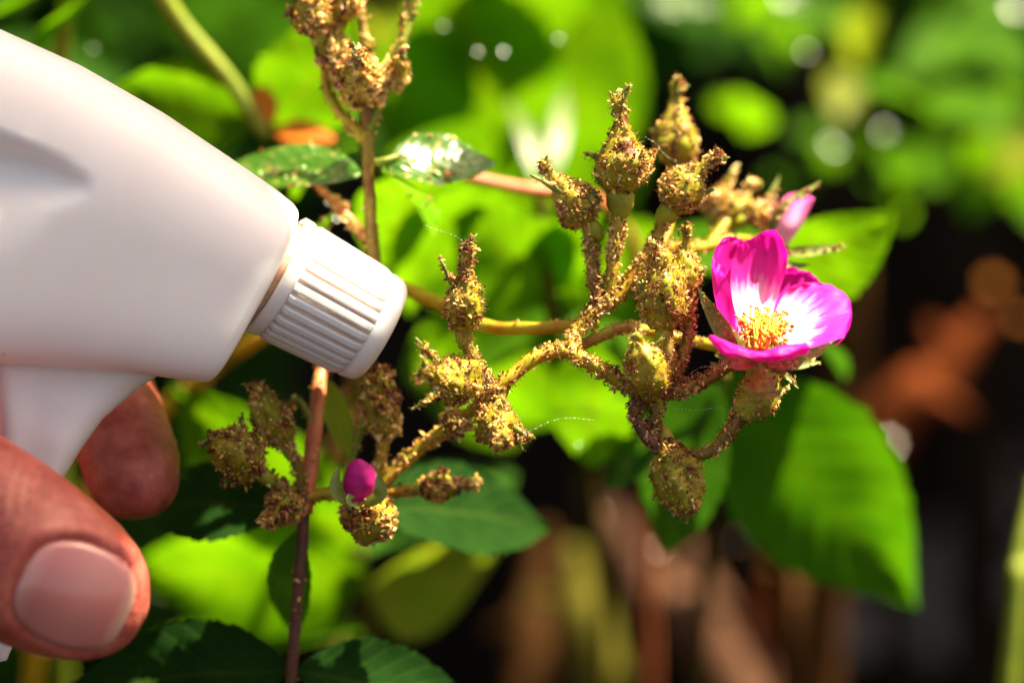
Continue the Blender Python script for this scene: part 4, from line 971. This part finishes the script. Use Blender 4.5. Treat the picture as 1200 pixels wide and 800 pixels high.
# ================================================================== bare canes
GC = 'bare canes rising from the soil behind'
def cane(label, p, q, r, mat):
    A, B = at(*p), at(*q); d = nrm(B-A)
    if d[2] > 0: A, B = B, A; d = -d
    k = (B[2]+0.01)/max(0.15, -d[2]); foot = B+d*k*np.array([.6, .6, 1]) if -d[2] > .15 else B+np.array([0, 0, -B[2]-.01])
    foot[2] = -0.01
    R = empty('bare_cane', (foot[0], foot[1], 0), label, 'cane', GC)
    P = [A, A*.5+B*.5+nrm(RNG.normal(size=3))*.002, B, B*.5+foot*.5+RNG.normal(size=3)*.004, foot]
    V, F = tube(P, [r*MM*.45, r*MM*.9, r*MM, r*MM*1.1, r*MM*1.3], 60, 12, .12); mk('stem', V, F, M[mat], R)
    VV = []
    for t in (.2, .42, .62, .85):           # thorns
        i = int(t*59); c = V[i*12:(i+1)*12].mean(0); d2 = nrm(RNG.normal(size=3)); VV.append(tube([c+d2*r*MM*.8, c+d2*r*MM*1.7, c+d2*r*MM*2.3-UP*.001], [r*MM*.5, r*MM*.25, r*MM*.04], 6, 6))
    for V2, F2 in VV: mk('thorn', V2, F2, M[mat], R)
cane('red brown cane slanting down from the dark gap right of the flower', (1150, 375, 420), (1020, 530, 420), 8.5, 'cane_red')
cane('upright tan cane rising beside the pointed leaf behind the flower', (1010, 300, 300), (985, 480, 300), 6, 'cane_tan')
cane('pinkish grey cane slanting under the hanging bud', (690, 570, 380), (860, 810, 360), 9, 'cane_pink')
cane('pale pinkish cane beside the slanting one under the hanging bud', (790, 620, 420), (890, 820, 400), 7, 'cane_pink')
cane('upright brown cane below the big pointed leaf', (925, 600, 380), (935, 800, 360), 7, 'cane_tan')
cane('olive green upright cane left of the slanting pinkish cane', (670, 640, 330), (705, 800, 320), 7, 'cane_olive')
cane('thin yellow green cane in the dark corner beyond the pointed leaf', (1215, 560, 160), (1185, 800, 150), 2.2, 'stem_green')
cane('rust brown cane low behind the shaded leaves', (640, 620, 420), (620, 800, 400), 7, 'cane_tan')

# ================================================================== shrubs further back
def small_leaves(n, centre, rad, size, upbias=0.6, glint=0):
    """leaf clump: n folded leaves spread through an uneven volume"""
    V = []; F = []; UV = []; o = 0
    blobs = [np.array(centre)+RNG.normal(size=3)*np.array(rad)*.55 for _ in range(max(3, n//70))]
    for k in range(n):
        c = blobs[k % len(blobs)]+RNG.normal(size=3)*np.array(rad)*.22
        # keep the low open space above the bare soil free of leaves
        if c[1] > .1 and c[2] < .49-.40*(c[1]-.3) and -.04-.1*c[1] < c[0] < .06+.24*(c[1]+.417): continue
        s = size*RNG.uniform(.6, 1.3)
        N = nrm(RNG.normal(size=3)*.55+np.array([0, -.15, upbias])); A = nrm(np.cross(N, RNG.normal(size=3))); S = np.cross(A, N)
        A = nrm(A-np.array([0, 0, .25])); prof = [(0, 0), (.25, .30), (.5, .36), (.78, .22), (1, 0)]
        for t, w_ in prof:
            m_ = c+A*t*s-N*.12*s*t*t
            V += [m_-S*w_*s+N*.10*s*w_, m_, m_+S*w_*s+N*.10*s*w_]; UV += [(-1, t), (0, t), (1, t)]
        for i in range(4):
            for j in range(2): b = o+i*3+j; F.append([b, b+1, b+4, b+3])
        o += 15
    return np.array(V), F, UV
def shrub(label, centre, rad, n, size, mat='leaf', singles=()):
    c = np.array(centre); R = empty('shrub', (c[0], c[1], 0), label, 'shrub', 'shrubs in the garden behind')
    for k in range(5):
        a = random.random()*6.28; tip = c+np.array([math.cos(a)*rad[0], math.sin(a)*rad[1], rad[2]*.5])*.7
        V, F = tube([[c[0]+.03*math.cos(a), c[1]+.03*math.sin(a), -.01], (c+tip)/2*np.array([1, 1, .6]), tip], [.009, .006, .003], 20, 8, .1); mk('stem', V, F, M['bark'], R)
    V, F, UV = small_leaves(n, c, rad, size); mk('foliage', V, F, M[mat], R, uv=UV, kind='stuff')
    for sg in singles: leaf(R, *sg[:5], name='leaf', nu=9, nv=16, **(sg[5] if len(sg) > 5 else {}))
    return R
random.seed(21); RNG = np.random.default_rng(5)
S1 = []
for (x, y, d, s) in [(905, 60, 330, 90), (950, 20, 360, 100), (880, 130, 300, 80), (1010, 40, 330, 100), (1055, 110, 300, 110), (1075, 190, 300, 120), (1040, 230, 320, 80), (1100, 60, 340, 110),
                     (1140, 130, 290, 130), (1180, 60, 320, 120), (1190, 180, 300, 130), (1150, 220, 310, 110), (1215, 240, 300, 100), (960, 160, 380, 70), (925, 210, 360, 70), (985, 110, 370, 70), (1090, 20, 360, 90), (890, 0, 350, 80), (1165, 10, 350, 90), (850, 125, 380, 46)]:
    a = random.uniform(0, 6.28); L = s*0.95
    dx, dy = math.cos(a)*L*.5, math.sin(a)*L*.35
    S1.append(((x-dx, y-dy, d), (x+dx, y+dy, d+random.uniform(-30, 30)), s*.7, (random.uniform(-.4, .4), random.uniform(.5, 1.1), -.8), random.choice(['leaf', 'leaf', 'leaf', 'leaf_yellow'])))
for (x, y, d, s, m_) in [(975, 170, 265, 14, 0), (1037, 153, 265, 12, 0), (1187, 12, 240, 20, 0), (800, 2, 250, 30, 0), (824, 6, 230, 24, 0), (772, 2, 290, 24, 0), (925, -2, 300, 22, 0), (1165, 330, 430, 20, 2), (1040, 518, 380, 14, 1),
                         (1197, 372, 400, 16, 2), (1125, 85, 330, 8, 0), (945, 60, 230, 6, 0), (343, 125, 230, 12, 0), (110, 56, 110, 5, 0), (76, 38, 100, 3, 0), (770, 640, 260, 9, 1), (865, 632, 330, 12, 1), (700, 600, 280, 8, 1), (866, 575, 120, 4, 0), (846, 560, 150, 3, 0),
                         (690, 455, 96, 8, 0), (680, 475, 98, 7, 0), (704, 488, 100, 6, 0), (678, 520, 60, 3, 0), (455, 265, 74, 7, 0), (480, 285, 78, 6, 0), (470, 240, 70, 5, 0), (500, 262, 80, 5, 0), (740, 330, 70, 8, 0), (752, 318, 66, 6, 0), (560, 60, 90, 5, 0), (520, 30, 100, 6, 0), (590, 60, 95, 4, 0), (655, 45, 100, 5, 0), (190, 690, 230, 9, 0), (395, 255, 60, 4, 0), (385, 235, 55, 3, 0)]:
    S1.append(((x-s*.6, y, d), (x+s*.6, y+2, d), s*1.1, HC, ('leaf_wet', 'leaf_brown', 'leaf_amber')[m_], dict(fold=.05, droop=.0, quilt=0)))  # small leaves added as blurred discs of sunlight
for (x, y, d, s) in [(850, 125, 270, 22), (1060, 205, 280, 24), (1037, 165, 300, 30), (1150, 180, 300, 36), (1170, 120, 330, 40), (930, 45, 320, 26), (905, 20, 300, 24), (1100, 130, 330, 34), (975, 185, 330, 24), (1195, 215, 310, 40), (1080, 70, 360, 36)]:
    S1.append(((x-s*.7, y+3, d), (x+s*.7, y-3, d-4), s*1.3, (0.0, -.55, -1), 'leaf', dict(fold=.08, droop=.0)))
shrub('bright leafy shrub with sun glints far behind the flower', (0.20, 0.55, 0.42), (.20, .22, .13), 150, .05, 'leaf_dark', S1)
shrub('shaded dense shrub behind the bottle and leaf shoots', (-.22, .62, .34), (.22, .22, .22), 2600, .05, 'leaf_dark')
shrub('unseen raised shrub added to shade the soil behind the flower cluster', (.12, 1.40, 1.0), (.45, .34, .24), 5200, .10, 'leaf_dark')  # this and the next three: unseen canopies added to darken the soil
shrub('unseen raised shrub added to shade the soil on the far side', (.80, 1.35, 1.0), (.40, .34, .24), 4200, .10, 'leaf_dark')
shrub('unseen raised shrub added for shade behind the shaded one', (-.60, 1.3, .95), (.42, .34, .24), 4200, .10, 'leaf_dark')
shrub('unseen raised shrub added to shade the back of the bed', (.25, 2.05, 1.05), (.9, .4, .26), 5200, .11, 'leaf_dark')

shrub('unseen leaf roof added to shade the soil behind the flowers', (.18, .90, .74), (.55, .18, .14), 3600, .08, 'leaf_dark')  # added out of view, keeps sky light off the soil
shrub('leafy dark shrub growing beyond the open soil beside the flowers', (.70, .65, .34), (.22, .26, .20), 1800, .06, 'leaf_dark')

# stones on the soil
for k, (px, py) in enumerate([(1130, 650), (1165, 610), (1090, 690), (1150, 560), (1040, 740), (980, 760), (1110, 760), (1185, 700)]):
    ray = nrm(at(px, py, 0)-CAM); p = CAM+ray*(CAM[2]-.012)/-ray[2]
    s = random.uniform(.018, .032); V, F = tube([p+[-s, 0, 0], p+[-s*.6, 0, .003], p+[0, 0, .004], p+[s*.6, .002, .002], p+[s, 0, 0]], [s*.15, s*.6, s*.72, s*.55, s*.12], 14, 12, .25, k)
    mk('stone', V, F, M['stone'], None, label='small pinkish grey stone on the dark soil', cat='stone', group='stones on the soil', origin=p)

# ================================================================== spider silk
def silk(label, pts, beads=20):
    P = catmull([at(*p) for p in pts], 24); V, F = tube(P, [.005*MM]*2, 24, 4)
    col = np.repeat(np.array([[.8, .78, .7]]), len(V), 0); parts = [(V, F)]
    for k in range(beads):
        c = P[random.randrange(24)]; parts.append((c+OCT*random.uniform(.04, .10)*MM+RNG.normal(size=3)*.05*MM, OF.tolist()))
    V, F = merge(parts)
    mk('silk_thread', V, F, M['silk'], None, col=np.repeat(np.array([[.85, .8, .66]]), len(V), 0), label=label, cat='spider silk', group='mite silk between the buds', origin=at(*pts[0]))
silk('fine silk thread between the lower bud and the flower stalk', [(782, 478, -4), (815, 480, -4), (845, 478, -5), (868, 484, -5)], 40)
silk('fine silk thread hanging from the lowest left bud tip', [(612, 512, -10), (630, 500, -8), (660, 490, -6), (700, 492, -4)], 30)
silk('fine silk thread from the middle tall bud to its neighbour', [(755, 160, 3), (768, 168, 4), (780, 182, 8), (795, 190, 20)], 20)
silk('fine silk thread above the bud nearest the nozzle', [(548, 286, -6), (530, 275, -6), (508, 268, -5), (495, 262, -4)], 16)
silk('fine silk thread under the open flower calyx', [(800, 445, -3), (822, 430, -5), (845, 432, -6)], 20)
